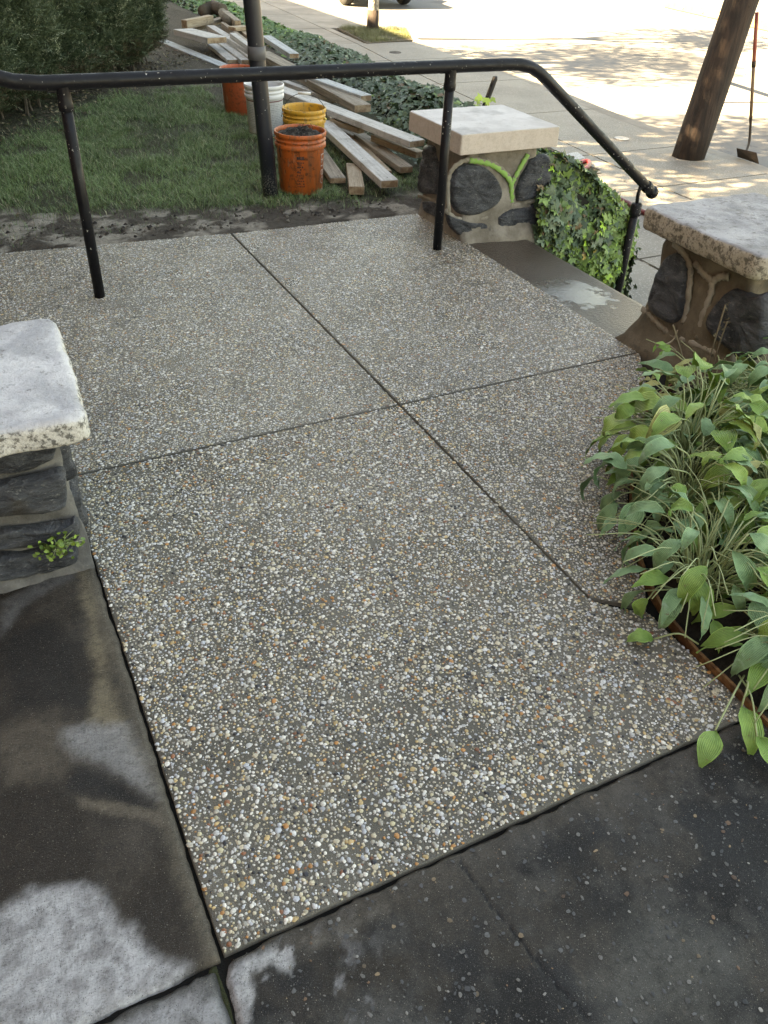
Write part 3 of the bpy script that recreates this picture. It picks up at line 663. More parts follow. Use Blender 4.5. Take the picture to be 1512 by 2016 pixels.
# --- right pillar
RX0,RX1,RY0,RY1=2.59,3.05,2.02,2.50
rp=thing('stone_pillar','near right stone pillar with rounded dark grey cap standing behind the hosta leaves','pillar',(2.82,2.26,0))
v,f=mortar_core(RX0,RX1,RY0,RY1,-.6,.50,.09,13,(.6,1,1,1.3)); obj('mortar_core',v,f,m_mortar('brown pillar mortar',(.10,.08,.055),(.20,.165,.12)),parent=rp,smooth=True)
CAPR=m_cap('weathered rounded cap',(.26,.255,.26),(.42,.415,.42),(.10,.09,.08),.6,.52,.7,side=((.24,.20,.15),(.42,.37,.30),(.07,.06,.045),.8),grit=.55)
v,f=rounded_cap(2.515,3.14,1.95,2.585,.512,.600,.014,.04,.004,15); obj('cap',v,f,CAPR,parent=rp,smooth=True)
k6=lambda P:[(1200+x/4.846,360+y/4.846) for x,y in P]
RL=((RX0,0,0),(0,1,0),(0,0,1),(-1,0,0))
for i,P in enumerate([[(610,665),(690,720),(708,850),(705,1000),(690,1230),(610,1345),(500,1320),(360,1195),(390,1000),(480,790),(550,690)],
    [(1090,1050),(1180,1010),(1340,1080),(1480,1060),(1500,1250),(1480,1480),(1400,1650),(1250,1710),(1130,1600),(920,1400),(950,1220)]]):
    v,f=stone_patch(onX(k6(P),RX0-.025),RL,.035,i+21); obj('stone',v,f,STONE,parent=rp,smooth=True)
for P in ([(600,580),(700,690),(755,820),(745,1000),(715,1230),(690,1340)],[(800,770),(880,870),(955,945),(945,1080),(870,1280),(820,1480)],[(1120,900),(1040,900),(960,950)],[(300,1205),(400,1300),(500,1395),(600,1468),(700,1505),(900,1590),(1010,1640)]):
    bead(onX(k6(P),RX0-.015),RL,.013,.006).put('pointing',BEAD,rp,smooth=True)
# --- left pillar
LX0,LX1,LY0,LY1=-.42,.095,2.03,2.52
lp_=thing('stone_pillar','near left stone pillar with chalky white lichened cap above dark stained concrete','pillar',(-.16,2.27,0))
v,f=mortar_core(LX0,LX1,LY0,LY1,-.05,.42,.07,23,(.5,.15,1.2,.4)); obj('mortar_core',v,f,m_mortar('grey pillar mortar',(.075,.07,.065),(.19,.18,.165)),parent=lp_,smooth=True)
CAPL=m_cap('chalky lichened cap',(.44,.44,.46),(.72,.71,.72),(.15,.145,.14),.75,.555,.8,side=((.50,.48,.44),(.66,.64,.60),(.06,.055,.045),.85),grit=.6)
v,f=rounded_cap(-.50,.178,1.945,2.60,.425,.50,.022,.035,.004,25,rot=-2); obj('cap',v,f,CAPL,parent=lp_,smooth=True)
k7=lambda P:[(x/3.36,580+y/3.36) for x,y in P]
LF=((0,LY0,0),(1,0,0),(0,0,1),(0,-1,0)); LR=((LX1,0,0),(0,1,0),(0,0,1),(1,0,0))
for i,P in enumerate([[(-200,1060),(0,990),(200,960),(375,940),(372,1060),(330,1105),(200,1160),(0,1190),(-200,1230)],
    [(-200,1330),(0,1275),(250,1225),(425,1180),(445,1300),(440,1405),(300,1440),(0,1475),(-200,1500)],
    [(-180,1620),(60,1580),(240,1560),(450,1530),(505,1505),(540,1560),(500,1630),(300,1665),(0,1690),(-180,1710)],[(-180,1760),(60,1730),(300,1705),(490,1665),(525,1720),(500,1775),(300,1830),(0,1890),(-180,1930)]]):
    Yp=LY0-.02-.03*i if i<2 else LY0-.06
    v,f=stone_patch(onY(k7(P),Yp),((0,Yp+.02,0),(1,0,0),(0,0,1),(0,-1,0)),.03,i+31); obj('stone',v,f,STONE,parent=lp_,smooth=True)
for i,(a,b_,c_,d_) in enumerate([(2.06,2.26,.24,.37),(2.28,2.47,.22,.38),(2.04,2.28,.08,.21),(2.30,2.48,.05,.2)]):
    v,f=stone_patch([(a,c_),((a+b_)/2,c_-.005),(b_,c_),(b_+.005,(c_+d_)/2),(b_,d_),((a+b_)/2,d_+.004),(a,d_),(a-.005,(c_+d_)/2)],LR,.02,i+41); obj('stone',v,f,STONE,parent=lp_,smooth=True)
m=MB(); 

# ------------------------------------------------------------------ handrail
hr=thing('handrail','long black pipe handrail with white paint chips crossing above the landing and down the steps','handrail',(2.3,3.9,0))
YR=3.9
def rp_(x,z): return (x,YR,z)
pts=[rp_(-1.75,2.02),rp_(-1.2,1.72),rp_(-.6,1.395),rp_(.08,1.03)]+[rp_(.16,.985),rp_(.235,.95),rp_(.32,.925),rp_(.42,.915)]+[rp_(1.0,.913),rp_(1.8,.91),rp_(2.3,.908),rp_(2.66,.905)]
pts+=[rp_(2.74,.902),rp_(2.81,.888),rp_(2.87,.86),rp_(2.93,.82)]+[rp_(3.3,.553),rp_(3.6,.337),rp_(3.83,.172)]
MB().tube(pts,.0295,16).put('top_rail',BLK,hr,smooth=True)
e0=np.array(rp_(3.80,.194)); ax=np.array([.30,0,-.216]);ax/=np.linalg.norm(ax)
MB().lathe([(.0,-.035),(.033,-.035),(.036,-.03),(.036,-.004),(.031,0),(.031,.03),(.037,.034),(.038,.05),(.034,.066),(.02,.078),(.0,.082)],e0,16,axis=ax).put('end_knob',BLK,hr,smooth=True)
def post(x,zt,zb,r=.0245):
    p=MB().tube([rp_(x,zb),rp_(x,zt)],r,14).put('post',BLK,hr,smooth=True)
    MB().lathe([(r,-.075),(.030,-.07),(.031,-.045),(.029,-.04),(.028,-.01),(.030,.02)],rp_(x,zt-.02),14).put('collar',BLK,hr,smooth=True)
    return p
post(.5,.90,-.02);post(2.335,.895,-.02);post(-1.1,1.62,.2)
for x in (.5,2.335): MB().box(rp_(x,.885),(.13,.022,.012),bev=.003).put('weld_plate',BLK,hr)

lb=gy(1215,575,YR); 
MB().tube([rp_(3.735,-.6),rp_(3.735,.085)],.0255,14).put('post',BLK,hr,smooth=True)
MB().lathe([(.0255,-.06),(.035,-.055),(.036,-.03),(.034,-.025),(.034,.012),(.026,.02),(0,.022)],rp_(3.735,.095),14).put('post_cap',BLK,hr,smooth=True)
MB().tube([rp_(3.735,.10),rp_(3.728,.16),rp_(3.735,.225)],.011,8).put('rod',BLK,hr,smooth=True)
# lone black post in the lawn
lpn=thing('black_post','tall leaning black metal post with grey band standing in lawn by the buckets','post',(1.82,5.17,0))
PP=m_polepaint(); tl=(-.058,.0)
MB().tube([(1.82+tl[0]*z,5.17,z) for z in (-.05,.4,.8,1.2,1.8,2.6,3.2)],.048,20).put('shaft',PP,lpn,smooth=True)
gb=NB('grey tape'); gb.out((.09,.09,.095),.55); z=.80
MB().lathe([(.049,-.035),(.052,-.034),(.053,0),(.052,.034),(.049,.035)],(1.82+tl[0]*z,5.17,z),20).put('band',gb.m,lpn,smooth=True)
MB().lathe([(.050,-.02),(.058,-.015),(.058,.01),(.049,.03)],(1.82+tl[0]*3.1,5.17,3.2),16).put('lantern_collar',PP,lpn,smooth=True)
# short black rail end behind the far pillar
sp_=g(955,205,ZS); tp=gy(975,145,sp_[1]-.0)
q=gy(975,150,7.2); q2=gy(952,215,7.2)
MB().tube([(q2[0],7.2,ZS),(q2[0],7.2,q2[2]),(q[0],7.2,q[2]-.02),(q[0],7.2,q[2])],[.026,.026,.026,.02],12).put('rail_end',BLK,None,origin=(q2[0],7.2,ZS),smooth=True,label='short black pipe post sticking up behind the square pillar cap',cat='post')

# ------------------------------------------------------------------ buckets
ORG=m_orange('dirty orange plastic',(.62,.13,.03),(.20,.09,.045)); YEL=m_orange('dusty yellow plastic',(.66,.33,.04),(.4,.27,.1),streak=.4); ORG2=m_orange('faded orange plastic',(.50,.10,.04),(.33,.10,.05),streak=.6)
def m_white():
    b=NB('printed white plastic'); sp=b.n('SeparateXYZ'); b.l(b.coord(),sp.inputs[0])
    ang=b.math('ARCTAN2',sp.outputs[1],sp.outputs[0])
    ln=b.math('SINE',b.math('MULTIPLY',sp.outputs[2],520.)); cx=b.n('CombineXYZ'); b.l(b.math('MULTIPLY',ang,5.),cx.inputs[0]); b.l(b.math('MULTIPLY',sp.outputs[2],14.),cx.inputs[2])
    br=b.step(b.noise(3,3,.6,cx.outputs[0]),.45,.5); t=b.math('MULTIPLY',b.math('MULTIPLY',b.step(ln,.35,.6),br),b.math('MULTIPLY',b.step(sp.outputs[2],.05,.06),b.step(sp.outputs[2],.26,.25)))
    band=b.math('MULTIPLY',b.step(sp.outputs[2],.262,.264),b.step(sp.outputs[2],.272,.270))
    c=b.mix(b.step(b.noise(7,5,.7),.5,.75,0,.4),(.62,.62,.63),(.42,.40,.36)); c=b.mix(b.math('MULTIPLY',t,.6),c,(.14,.14,.16)); c=b.mix(band,c,(.18,.05,.05))
    b2=b.math('MULTIPLY',b.step(sp.outputs[2],.030,.032),b.step(sp.outputs[2],.036,.034)); c=b.mix(b2,c,(.06,.06,.1))
    return b.out(c,.45)
WHT=m_white(); WIRE=NB('dark wire'); WIRE.out((.03,.028,.025),.5,metal=.6); WIRE=WIRE.m
def bucket(x,y,mat,label,fill,fillmat,handle=True,rz=0,tip=0,fillh=.31,h=.365,rt=.152,rb=.131):
    t=thing('bucket',label,'bucket',(x,y,-.012),group='buckets on the lawn')
    k=rt/.152
    pr=[(0,0),(rb-.006,0),(rb,.006),(rb+.012,.27),(rb+.013,.272),(rt-.002,.274),(rt,.278),(rt,.294),(rt-.001,.297),(rb+.014,.299),(rb+.015,.312),(rt-.001,.314),(rt,.317),(rt-.001,.321),(rb+.015,.323),(rb+.016,.338),(rt+.001,.340),(rt+.003,.345),(rt+.003,.360),(rt,.365),(rt-.006,.364),(rt-.008,.35),(rb+.008,.28),(rb-.004,.02),(0,.012)]
    pr=[(r,z*h/.365) for r,z in pr]
    MB().lathe(pr,(x,y,-.012),40).put('shell',mat,t,smooth=False)
    bpy.context.view_layer.update()
    me=bpy.data.objects[t.children[0].name].data if t.children else None
    if me:
        me.polygons.foreach_set('use_smooth',np.ones(len(me.polygons),bool))
    n=30; V_=[];Fc=[];rr=rb+.004
    for i in range(8):
        for k_ in range(n):
            a=2*math.pi*k_/n; r=rr*(i+.001)/7; px,py=x+r*math.cos(a),y+r*math.sin(a)
            V_.append((px,py,-.012+fillh+.03*fill*(1-(i/7)**2)+.022*fill*mn.fractal(Vector((px*26,py*26,3)),.6,2,4)))
    for i in range(7):
        for k_ in range(n): a=i*n+k_;b=i*n+(k_+1)%n; Fc.append((a,b,b+n,a+n))
    obj('contents',V_,Fc,fillmat,parent=t,smooth=True)
    if handle:
        ca,sa=math.cos(rz),math.sin(rz); P=[]
        for i in range(15):
            a=math.pi*i/14; u=(rt+.006)*math.cos(a); w=math.sin(a)*.16
            lx=u; ly=w*math.cos(R(tip)); lz=w*math.sin(R(tip)); P.append((x+lx*ca-ly*sa,y+lx*sa+ly*ca,.285+lz))
        hd=MB().tube(P,.0022,6).put('handle',WIRE,t,smooth=True)
        c=P[7]; d=np.array(P[8])-np.array(P[6]); d/=np.linalg.norm(d); MB().tube([np.array(c)-d*.045,np.array(c)+d*.045],.0095,8).put('grip',WHITE,t,smooth=True)
    return t
WHITE=NB('white plastic grip'); WHITE.out((.7,.7,.68),.45); WHITE=WHITE.m
DIRT=NB('dark crumbly dirt'); DIRT.out(DIRT.mix(DIRT.step(DIRT.noise(45,5,.7),.4,.7),(.018,.014,.010),(.12,.10,.08)),.95,DIRT.bump(DIRT.noise(90,5,.7),1,.02)); DIRT=DIRT.m
GREYF=NB('grey dried cement'); GREYF.out(GREYF.mix(GREYF.noise(30),(.2,.19,.17),(.34,.32,.29)),.9,GREYF.bump(GREYF.noise(60),.6,.01)); GREYF=GREYF.m
DARKIN=NB('bucket bottom'); DARKIN.out((.12,.05,.03),.8); DARKIN=DARKIN.m
b1=bucket(2.055,5.225,ORG,'nearest orange bucket heaped with dark dirt beside the black post',1,DIRT,handle=True,rz=R(20),tip=-72,fillh=.34,rt=.163,rb=.139)
# scattered roots on the dirt
m=MB()
for i in range(16):
    a=random.uniform(0,6.28); r=random.uniform(0,.09); p=np.array([2.055+r*math.cos(a),5.225+r*math.sin(a),.345]); P=[p]
    for k_ in range(4): p=p+np.array([random.uniform(-.04,.04),random.uniform(-.04,.04),random.uniform(-.012,.022)]); P.append(p)
    m.tube(P,.0016,4)
m.put('roots',DIRT,b1,kind='stuff')
b2=bucket(2.33,5.84,YEL,'dusty yellow bucket holding yellow rubble behind the nearest orange bucket',.3,GREYF,rz=R(-25),tip=62,fillh=.27)
YR2=[NB('yellow rubble'),NB('pale rubble')]; YR2[0].out((.62,.50,.13),.7); YR2[1].out((.55,.55,.5),.7)
for i in range(26):
    a=random.uniform(0,6.28); r=.11*math.sqrt(random.random()); x=2.385+r*math.cos(a)*.8; y=5.80+r*math.sin(a)*.8; s=random.uniform(.012,.024)
    mb=MB().box((x,y,.285+random.uniform(-.005,.012)),(s*1.4,s*1.1,s*.8),rz=a*2,bev=s*.22); mb.put('rubble_lump',YR2[i%5==0].m,b2)
b3=bucket(2.33,6.66,WHT,'white plastic bucket with rows of small print and a red band',0,GREYF,handle=False,fillh=.2,h=.375)
b4=bucket(2.37,7.40,ORG2,'farthest orange bucket behind the white one half hidden by the post',0,DARKIN,handle=False,fillh=.08)
# print on the nearest bucket: white words running up its right side, a worn black stamp at the front
def wraptext(s,size,ang,z0,mat,parent,cx,cy,r,up=True,name='lettering',squash=1):
    cu=bpy.data.curves.new(name,'FONT'); cu.body=s; cu.size=size; cu.align_x='LEFT'; cu.resolution_u=3
    to=bpy.data.objects.new('tmp',cu); me=bpy.data.meshes.new_from_object(to); 
    vs=[v.co.copy() for v in me.vertices]; fs=[tuple(p.vertices) for p in me.polygons]
    bpy.data.objects.remove(to); bpy.data.curves.remove(cu); bpy.data.meshes.remove(me)
    V_=[]
    for q in vs:
        a=ang+q.x*squash/r if not up else ang+q.y*squash/r; zz=z0+(q.y if not up else -q.x)
        rr=r+.0125*(zz/.27)+.0012; V_.append((cx+rr*math.cos(a),cy+rr*math.sin(a),zz-.012))
    return obj(name,V_,fs,mat,parent=parent)
WP=NB('worn white print'); WP.out(WP.mix(WP.step(WP.noise(60,4,.7),.45,.6),(.55,.45,.4),(.5,.12,.04)),.6); WP=WP.m
BP=NB('worn black print'); BP.out(BP.mix(BP.step(BP.noise(70,4,.7),.50,.62),(.02,.018,.02),(.35,.09,.035)),.6); BP=BP.m
wraptext("LET'S",.060,R(-52),.245,WP,b1,2.055,5.225,.139,up=True); wraptext("DO THIS",.060,R(-52),.148-.0,WP,b1,2.055,5.225,.139,up=True,name='lettering')
m=MB()
def bpatch(a0,a1,z0,z1):
    V_=[];n=6
    for i in range(n+1):
        a=R(a0+(a1-a0)*i/n)
        for z in (z0,z1): rr=.139+.0125*z/.27+.0012; V_.append((2.055+rr*math.cos(a),5.225+rr*math.sin(a),z-.012))
    return V_,[(2*i,2*i+2,2*i+3,2*i+1) for i in range(n)]
m.add(*bpatch(-121,-103,.222,.240)); m.put('stamp',BP,b1)

m=MB(); rs=random.Random(4)
for z0_ in (.200,.186,.172,.158,.140,.122,.104,.088,.070,.054):
    a=-121
    while a<-104:
        w_=rs.uniform(2,6); 
        if rs.random()<.72: m.add(*bpatch(a,min(a+w_,-103),z0_,z0_+rs.uniform(.006,.011)))
        a+=w_+rs.uniform(.8,2.2)
m.put('stamp',BP,b1,kind='stuff')

BARK=NB('bark'); BARK.out(BARK.mix(BARK.noise(25,5),(.05,.038,.028),(.15,.12,.09)),.9,BARK.bump(BARK.noise(50,4),.6,.01)); BARK=BARK.m
# ------------------------------------------------------------------ lumber pile
WG=m_wood('pale weathered wood',(.40,.385,.36),(.54,.53,.51)); WB=m_wood('grey brown wood',(.17,.135,.10),(.33,.28,.225)); WT=m_wood('tan wood',(.27,.20,.135),(.42,.34,.25)); WBL=m_wood('blue grey wood',(.32,.35,.36),(.48,.51,.52))
END=NB('saw cut end'); END.out(END.mix(END.step(END.noise(18,4),.4,.6),(.24,.15,.09),(.40,.29,.19)),.85); END=END.m
def board(a,b_,za,zb,w,t,mat,label,roll=0):
    A=g(*a,za);B=g(*b_,zb); d=B-A; L=np.linalg.norm(d); c=(A+B)/2; c=c-np.array([0,0,t/2])
    o=thing('timber_board',label,'board',tuple(c),group='old boards piled beside the ivy')
    o.rotation_euler=(R(roll),-math.asin(d[2]/L),math.atan2(d[1],d[0]))
    m=MB().box((0,0,0),(L,w,t),bev=.004); 
    # warp slightly and chip the ends
    v=[(x,y+.006*math.sin(x*2.1+L),z+.004*math.sin(x*1.7)) for x,y,z in m.v]
    me=bpy.data.meshes.new('plank'); me.from_pydata(v,[],m.f); me.materials.append(mat); me.materials.append(END)
    for p in me.polygons:
        if abs(p.normal.x)>.9: p.material_index=1
    q=bpy.data.objects.new('plank',me); COL.objects.link(q); q.parent=o
    nl=MB()
    for k_ in range(int(L/.45)+1):
        x=-L/2+.05+k_*.45; 
        if x<L/2-.02: nl.lathe([(0,.0012),(.004,.0012),(.004,0)],(x,random.uniform(-w*.3,w*.3),t/2+.004*math.sin(x*1.7)),6)
    me=bpy.data.meshes.new('nails'); me.from_pydata([tuple(p) for p in nl.v],[],nl.f); me.materials.append(WIRE)
    nn=bpy.data.objects.new('nails',me); COL.objects.link(nn); nn.parent=o; nn['kind']='stuff'
    return o
k2=lambda x,y:(300+x/3.78,y/3.78); k3=lambda x,y:(500+x/3.78,y/3.78)
board(k3(1215,1040),k3(150,640),.20,.20,.135,.045,WG,'longest pale board on top whose sawn end points at the square pillar cap')
board(k3(1010,1335),k3(520,900),.105,.12,.12,.05,WG,'pale board at the front ending low beside the ivy left of the far pillar')
board(k3(765,1385),k3(745,1215),.055,.05,.10,.055,WT,'very short tan offcut lying on the mud just right of the orange bucket')
board(k3(625,1320),k3(480,1110),.045,.045,.11,.038,WB,'short weathered board poking out from behind the nearest orange bucket')
board(k3(1135,1235),k3(740,960),.06,.06,.10,.045,WB,'grey brown board on the ground beneath the longest pale board')
board(k3(1000,1265),k3(560,850),.03,.03,.055,.03,WT,'thin brown strip in the shadow between two pale boards')
board(k3(1235,1125),k3(900,1000),.10,.12,.08,.045,WT,'tan board end tucked under the longest pale board near the cap')
board(k3(835,705),k3(420,560),.21,.22,.115,.05,WBL,'pale blue grey board highest in the pile against the ivy')
board(k3(810,775),k3(60,385),.19,.21,.15,.06,WB,'thick dark edged beam running up to the black post behind')
board(k3(300,395),k3(95,265),.16,.20,.11,.05,WBL,'short pale board right of the black post with a tan sawn end')
board(k3(600,730),k3(230,600),.12,.13,.07,.04,WG,'pale board passing behind the yellow bucket handle')
board(k3(800,950),k3(590,880),.14,.14,.06,.04,WT,'little tan block between the two longest pale boards')
board(k3(760,1000),k3(600,930),.06,.06,.09,.05,WB,'dark brown block under the little tan block')
board(k2(530,480),k2(70,300),.045,.05,.13,.045,WBL,'lone pale bluish board lying left of the pile toward the hedge')
board(k2(480,275),k2(230,215),.22,.20,.24,.06,WG,'widest short board with a small white sticker on its end')
board(k2(435,110),k2(232,150),.26,.24,.09,.09,WT,'brown block topmost at the far left of the pile')
board(k2(538,120),k2(300,190),.19,.16,.09,.06,WB,'brown post lying below the topmost brown block')
board(k2(420,165),k2(228,185),.15,.13,.08,.05,WB,'dark board end under the two brown blocks')
board(k2(930,490),k2(430,190),.14,.17,.10,.06,WG,'long pale board passing behind the black post under the band')
board(k2(860,420),k2(520,165),.17,.20,.05,.09,WB,'narrow board on edge beside the long board behind the post')
board(k2(740,345),k2(600,245),.20,.21,.07,.06,WG,'short grey board left of the black post')
board(k2(705,190),k2(590,200),.23,.23,.14,.04,WT,'flat square tan offcut just left of the black post')
board(k2(730,265),k2(645,205),.18,.19,.07,.07,WT,'small tan block under the flat square offcut')
board(k2(600,440),k2(450,320),.07,.08,.13,.04,WG,'pale board with dark stains behind the farthest orange bucket')
board(k2(700,440),k2(520,310),.09,.10,.12,.05,WG,'greenish grey board beside the stained pale board')
board(k2(740,420),k2(655,350),.11,.12,.09,.05,WG,'short pale board touching the post above the orange rim')
board(k2(635,150),k2(545,80),.25,.26,.08,.08,WB,'grey brown beam end at the top of the pile')
board(k2(560,440),k2(380,320),.03,.03,.08,.03,WB,'dark low board beside the lone bluish board')
# sticker on the widest board
p=g(*k2(472,300),.17)
# log behind the pile
lg=MB().tube([g(398,22,.12)+np.array([0,0,.0]),g(420,14,.14),g(438,20,.15)],[.07,.09,.08],12)
obj('log',lg.v,lg.f,BARK,origin=tuple(g(420,14,.0)),smooth=True,label='rounded brown log lying behind the far end of the board pile',cat='log')
obj('log',MB().tube([g(450,45,.2),g(438,25,.2)],.055,10).v,MB().tube([g(450,45,.2),g(438,25,.2)],.055,10).f,BARK,origin=tuple(g(450,45,.1)),smooth=True,label='short brown log between the rounded log and the tan offcut',cat='log')

# ------------------------------------------------------------------ hedge
def tri_template(blades):
    v=[];f=[]
    for b in blades:
        k=len(v); v+=b; f.append((k,k+1,k+2))
    return np.array(v,float),np.array(f)
hg=thing('yew_hedge','dense dark green yew hedge at the edge of the lawn','hedge',(1.2,8.9,0))
HA=np.array([-1.0,5.62]); HD=np.array([.62,.785]); HN=np.array([.785,-.62]); HL=5.55
def hedge_pts(n):
    s=rng.uniform(-.2,HL,n); z=rng.uniform(0.03,1.0,n)**.9*1.45; top=rng.random(n)<.12
    bul=.16*np.sin(np.clip(z/1.5,0,1)*np.pi)+.05-.22*np.clip(.25-z,0,.25)/.25
    cr=np.clip((s-(HL-.7))/.7,0,1); inn=-.75*(1-np.sqrt(1-cr**2*.98))
    dep=bul+inn+.26*(fb(s*1.,z,4.2,3,3)-.5)+.16*(fb(s,z,11,5,2)-.5)-np.abs(rng.normal(0,.045,n))
    p=HA[None]+HD[None]*s[:,None]+HN[None]*dep[:,None]
    nz=np.stack([HN[0]*(1-cr)+HD[0]*cr,HN[1]*(1-cr)+HD[1]*cr,np.full(n,.35)],-1)
    return np.column_stack([p,z+.01]),nz,s
n=52000; P,Nn,s_=hedge_pts(n)
bl=[]
for i in range(7):
    a=(-1)**i*R(52-4*i); y0=.008*i; L=.017-.0012*i
    d=np.array([math.sin(a),math.cos(a)]); q=np.array([-d[1],d[0]])*.0024
    o0=np.array([0,y0]); bl.append([(*(o0-q),0),(*(o0+q),0),(*(o0+d*L),.004*((i%3)-1))])
tv,tf=tri_template(bl); tv=np.column_stack([tv[:,0],tv[:,2],tv[:,1]])   # sprig grows along z
dirn=Nn+rng.normal(0,.55,(n,3)); dirn[:,2]+=.25
cl=fb(P[:,0]*1.3+P[:,1],P[:,2],9,8,3)
cb=np.array([.035,.058,.030])+ (np.array([.13,.17,.10])-np.array([.035,.058,.030]))*(np.clip(cl*1.4-.3,0,1)[:,None])*rng.uniform(.5,1.25,(n,1))
tipm=rng.random(n)<.06; cb[tipm]=np.array([.30,.34,.24])
dead=(P[:,2]<.35)&(rng.random(n)<.35); cb[dead]=np.array([.12,.095,.06])*rng.uniform(.5,1.1,(dead.sum(),1))
v,f,c=inst(tv,tf,rots(dirn,rng.uniform(0,6.28,n)),P,rng.uniform(1.1,2.1,n),cb)
obj('foliage',v,f,m_attrleaf('yew needles',.55,.35),parent=hg,kind='stuff',col=c)
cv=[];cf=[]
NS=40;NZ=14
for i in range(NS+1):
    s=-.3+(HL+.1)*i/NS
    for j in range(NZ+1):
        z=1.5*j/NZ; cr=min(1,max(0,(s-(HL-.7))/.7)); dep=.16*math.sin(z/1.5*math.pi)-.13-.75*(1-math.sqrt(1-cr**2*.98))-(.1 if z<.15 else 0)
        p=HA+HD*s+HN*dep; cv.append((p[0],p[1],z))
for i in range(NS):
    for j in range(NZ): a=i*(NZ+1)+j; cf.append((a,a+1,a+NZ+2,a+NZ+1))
DK=NB('near black'); DK.out(DK.mix(DK.noise(30,4),(.004,.005,.003),(.02,.02,.012)),.95); DK=DK.m
obj('inner_dark_core',cv,cf,DK,parent=hg)  # solid near-black sheet, stands in for the shaded inside of the hedge
m=MB()
for i in range(60):
    s=random.uniform(0,HL-.3); p=HA+HD*s+HN*random.uniform(-.12,.06); a=random.uniform(-.4,.4)
    m.tube([(p[0],p[1],-.02),(p[0]+.06*a,p[1]+.05,.14),(p[0]+.12*a,p[1]+.1,.36)],[.010,.008,.005],5)
BARK=NB('bark'); BARK.out(BARK.mix(BARK.noise(25,5),(.05,.038,.028),(.15,.12,.09)),.9,BARK.bump(BARK.noise(50,4),.6,.01)); BARK=BARK.m
m.put('stems',BARK,hg,kind='stuff')
# dead leaves under the hedge and along the mud
lt,lf=np.array([(0,-.5,0),(.28,-.1,.08),(0,.55,.0),(-.28,-.1,.08),(0,0,-.04)]),np.array([(0,1,4),(1,2,4),(2,3,4),(3,0,4)])
n=2600; s=rng.uniform(-.5,HL+.6,n); dd=rng.normal(.10,.17,n); p=HA+HD*s[:,None]+HN*dd[:,None]
zz=terr(p[:,0],p[:,1])+.006
cc=np.array([[.20,.15,.09],[.13,.10,.07],[.24,.20,.13],[.08,.06,.045],[.10,.12,.05]])[rng.integers(0,5,n)]*rng.uniform(.6,1.2,(n,1))
v,f,c=inst(lt,lf,rots(np.column_stack([rng.normal(0,.35,(n,2)),np.ones(n)]),rng.uniform(0,6.28,n)),np.column_stack([p,zz]),rng.uniform(.015,.04,n),cc)
obj('leaf_litter',v,f,m_attrleaf('dry leaves',.9),kind='stuff',col=c,label='brown leaf litter along the foot of the hedge')

# ------------------------------------------------------------------ grass
def grass(name,n,xr,yr,dens,parent=None,zf=terr,hs=(.018,.05),label=None,seed=1,cols=((.07,.13,.045),(.18,.26,.105),(.42,.40,.26))):
    r_=np.random.default_rng(seed); X=r_.uniform(*xr,n);Y=r_.uniform(*yr,n); ok=r_.random(n)<dens(X,Y); X=X[ok];Y=Y[ok];n=len(X)
    tv=np.array([(-.5,0,0),(.5,0,0),(-.38,.25,.5),(.38,.25,.5),(0,.85,.86)]); tf=np.array([(0,1,3),(0,3,2),(2,3,4)])
    h=r_.uniform(*hs,n)*(.6+.8*fb(X,Y,3.3,4)); w=r_.uniform(.0016,.0034,n)
    a=r_.uniform(0,6.28,n); lean=r_.uniform(.4,2.4,n)
    c,s=np.cos(a),np.sin(a); Rm=np.zeros((n,3,3)); Rm[:,0,0]=c;Rm[:,0,1]=-s;Rm[:,1,0]=s;Rm[:,1,1]=c;Rm[:,2,2]=1
    t=r_.random(n)[:,None]; g1=fb(X,Y,2.2,9)[:,None]; C_=np.array(cols[0])*(1-t)+np.array(cols[1])*t; C_=C_*(.55+.9*g1); dry=r_.random(n)<.10; C_[dry]=np.array(cols[2])*r_.uniform(.5,1.1,(dry.sum(),1))
    v,f,cc=inst(tv,tf,Rm,np.column_stack([X,Y,zf(X,Y)-.004]),np.column_stack([w,h*lean*.8,h]),C_)
    return obj(name,v,f,m_attrleaf(name+' blades',.5,.35),parent=parent,kind='stuff',col=cc,label=label)
def gd(X,Y):
    ml=5.0+.45*ss(1.6,0,X)-.15*ss(1.8,2.4,X)+.28*(fb(X,Y,3,31)-.5)
    hd=((X+1.0)*HN[0]+(Y-5.62)*HN[1])
    d=ss(-.15,.35,Y-ml+.25*(fb(X,Y,9,41)-.5))*ss(.15,.6,hd)*(.12+1.3*ss(.32,.6,fb(X,Y,3.4,77,5)))*ss(8.6,7.6,Y-.3*(X-1))
    d=np.where(X>2.3,d*.5*ss(.35,.6,fb(X,Y,3,5)),d)
    return d+.035*ss(4.68,4.8,Y)*ss(7.6,7,Y)
GR=grass('lawn_grass',230000,(-.3,3.0),(4.62,8.4),gd,label='short patchy green lawn grass')

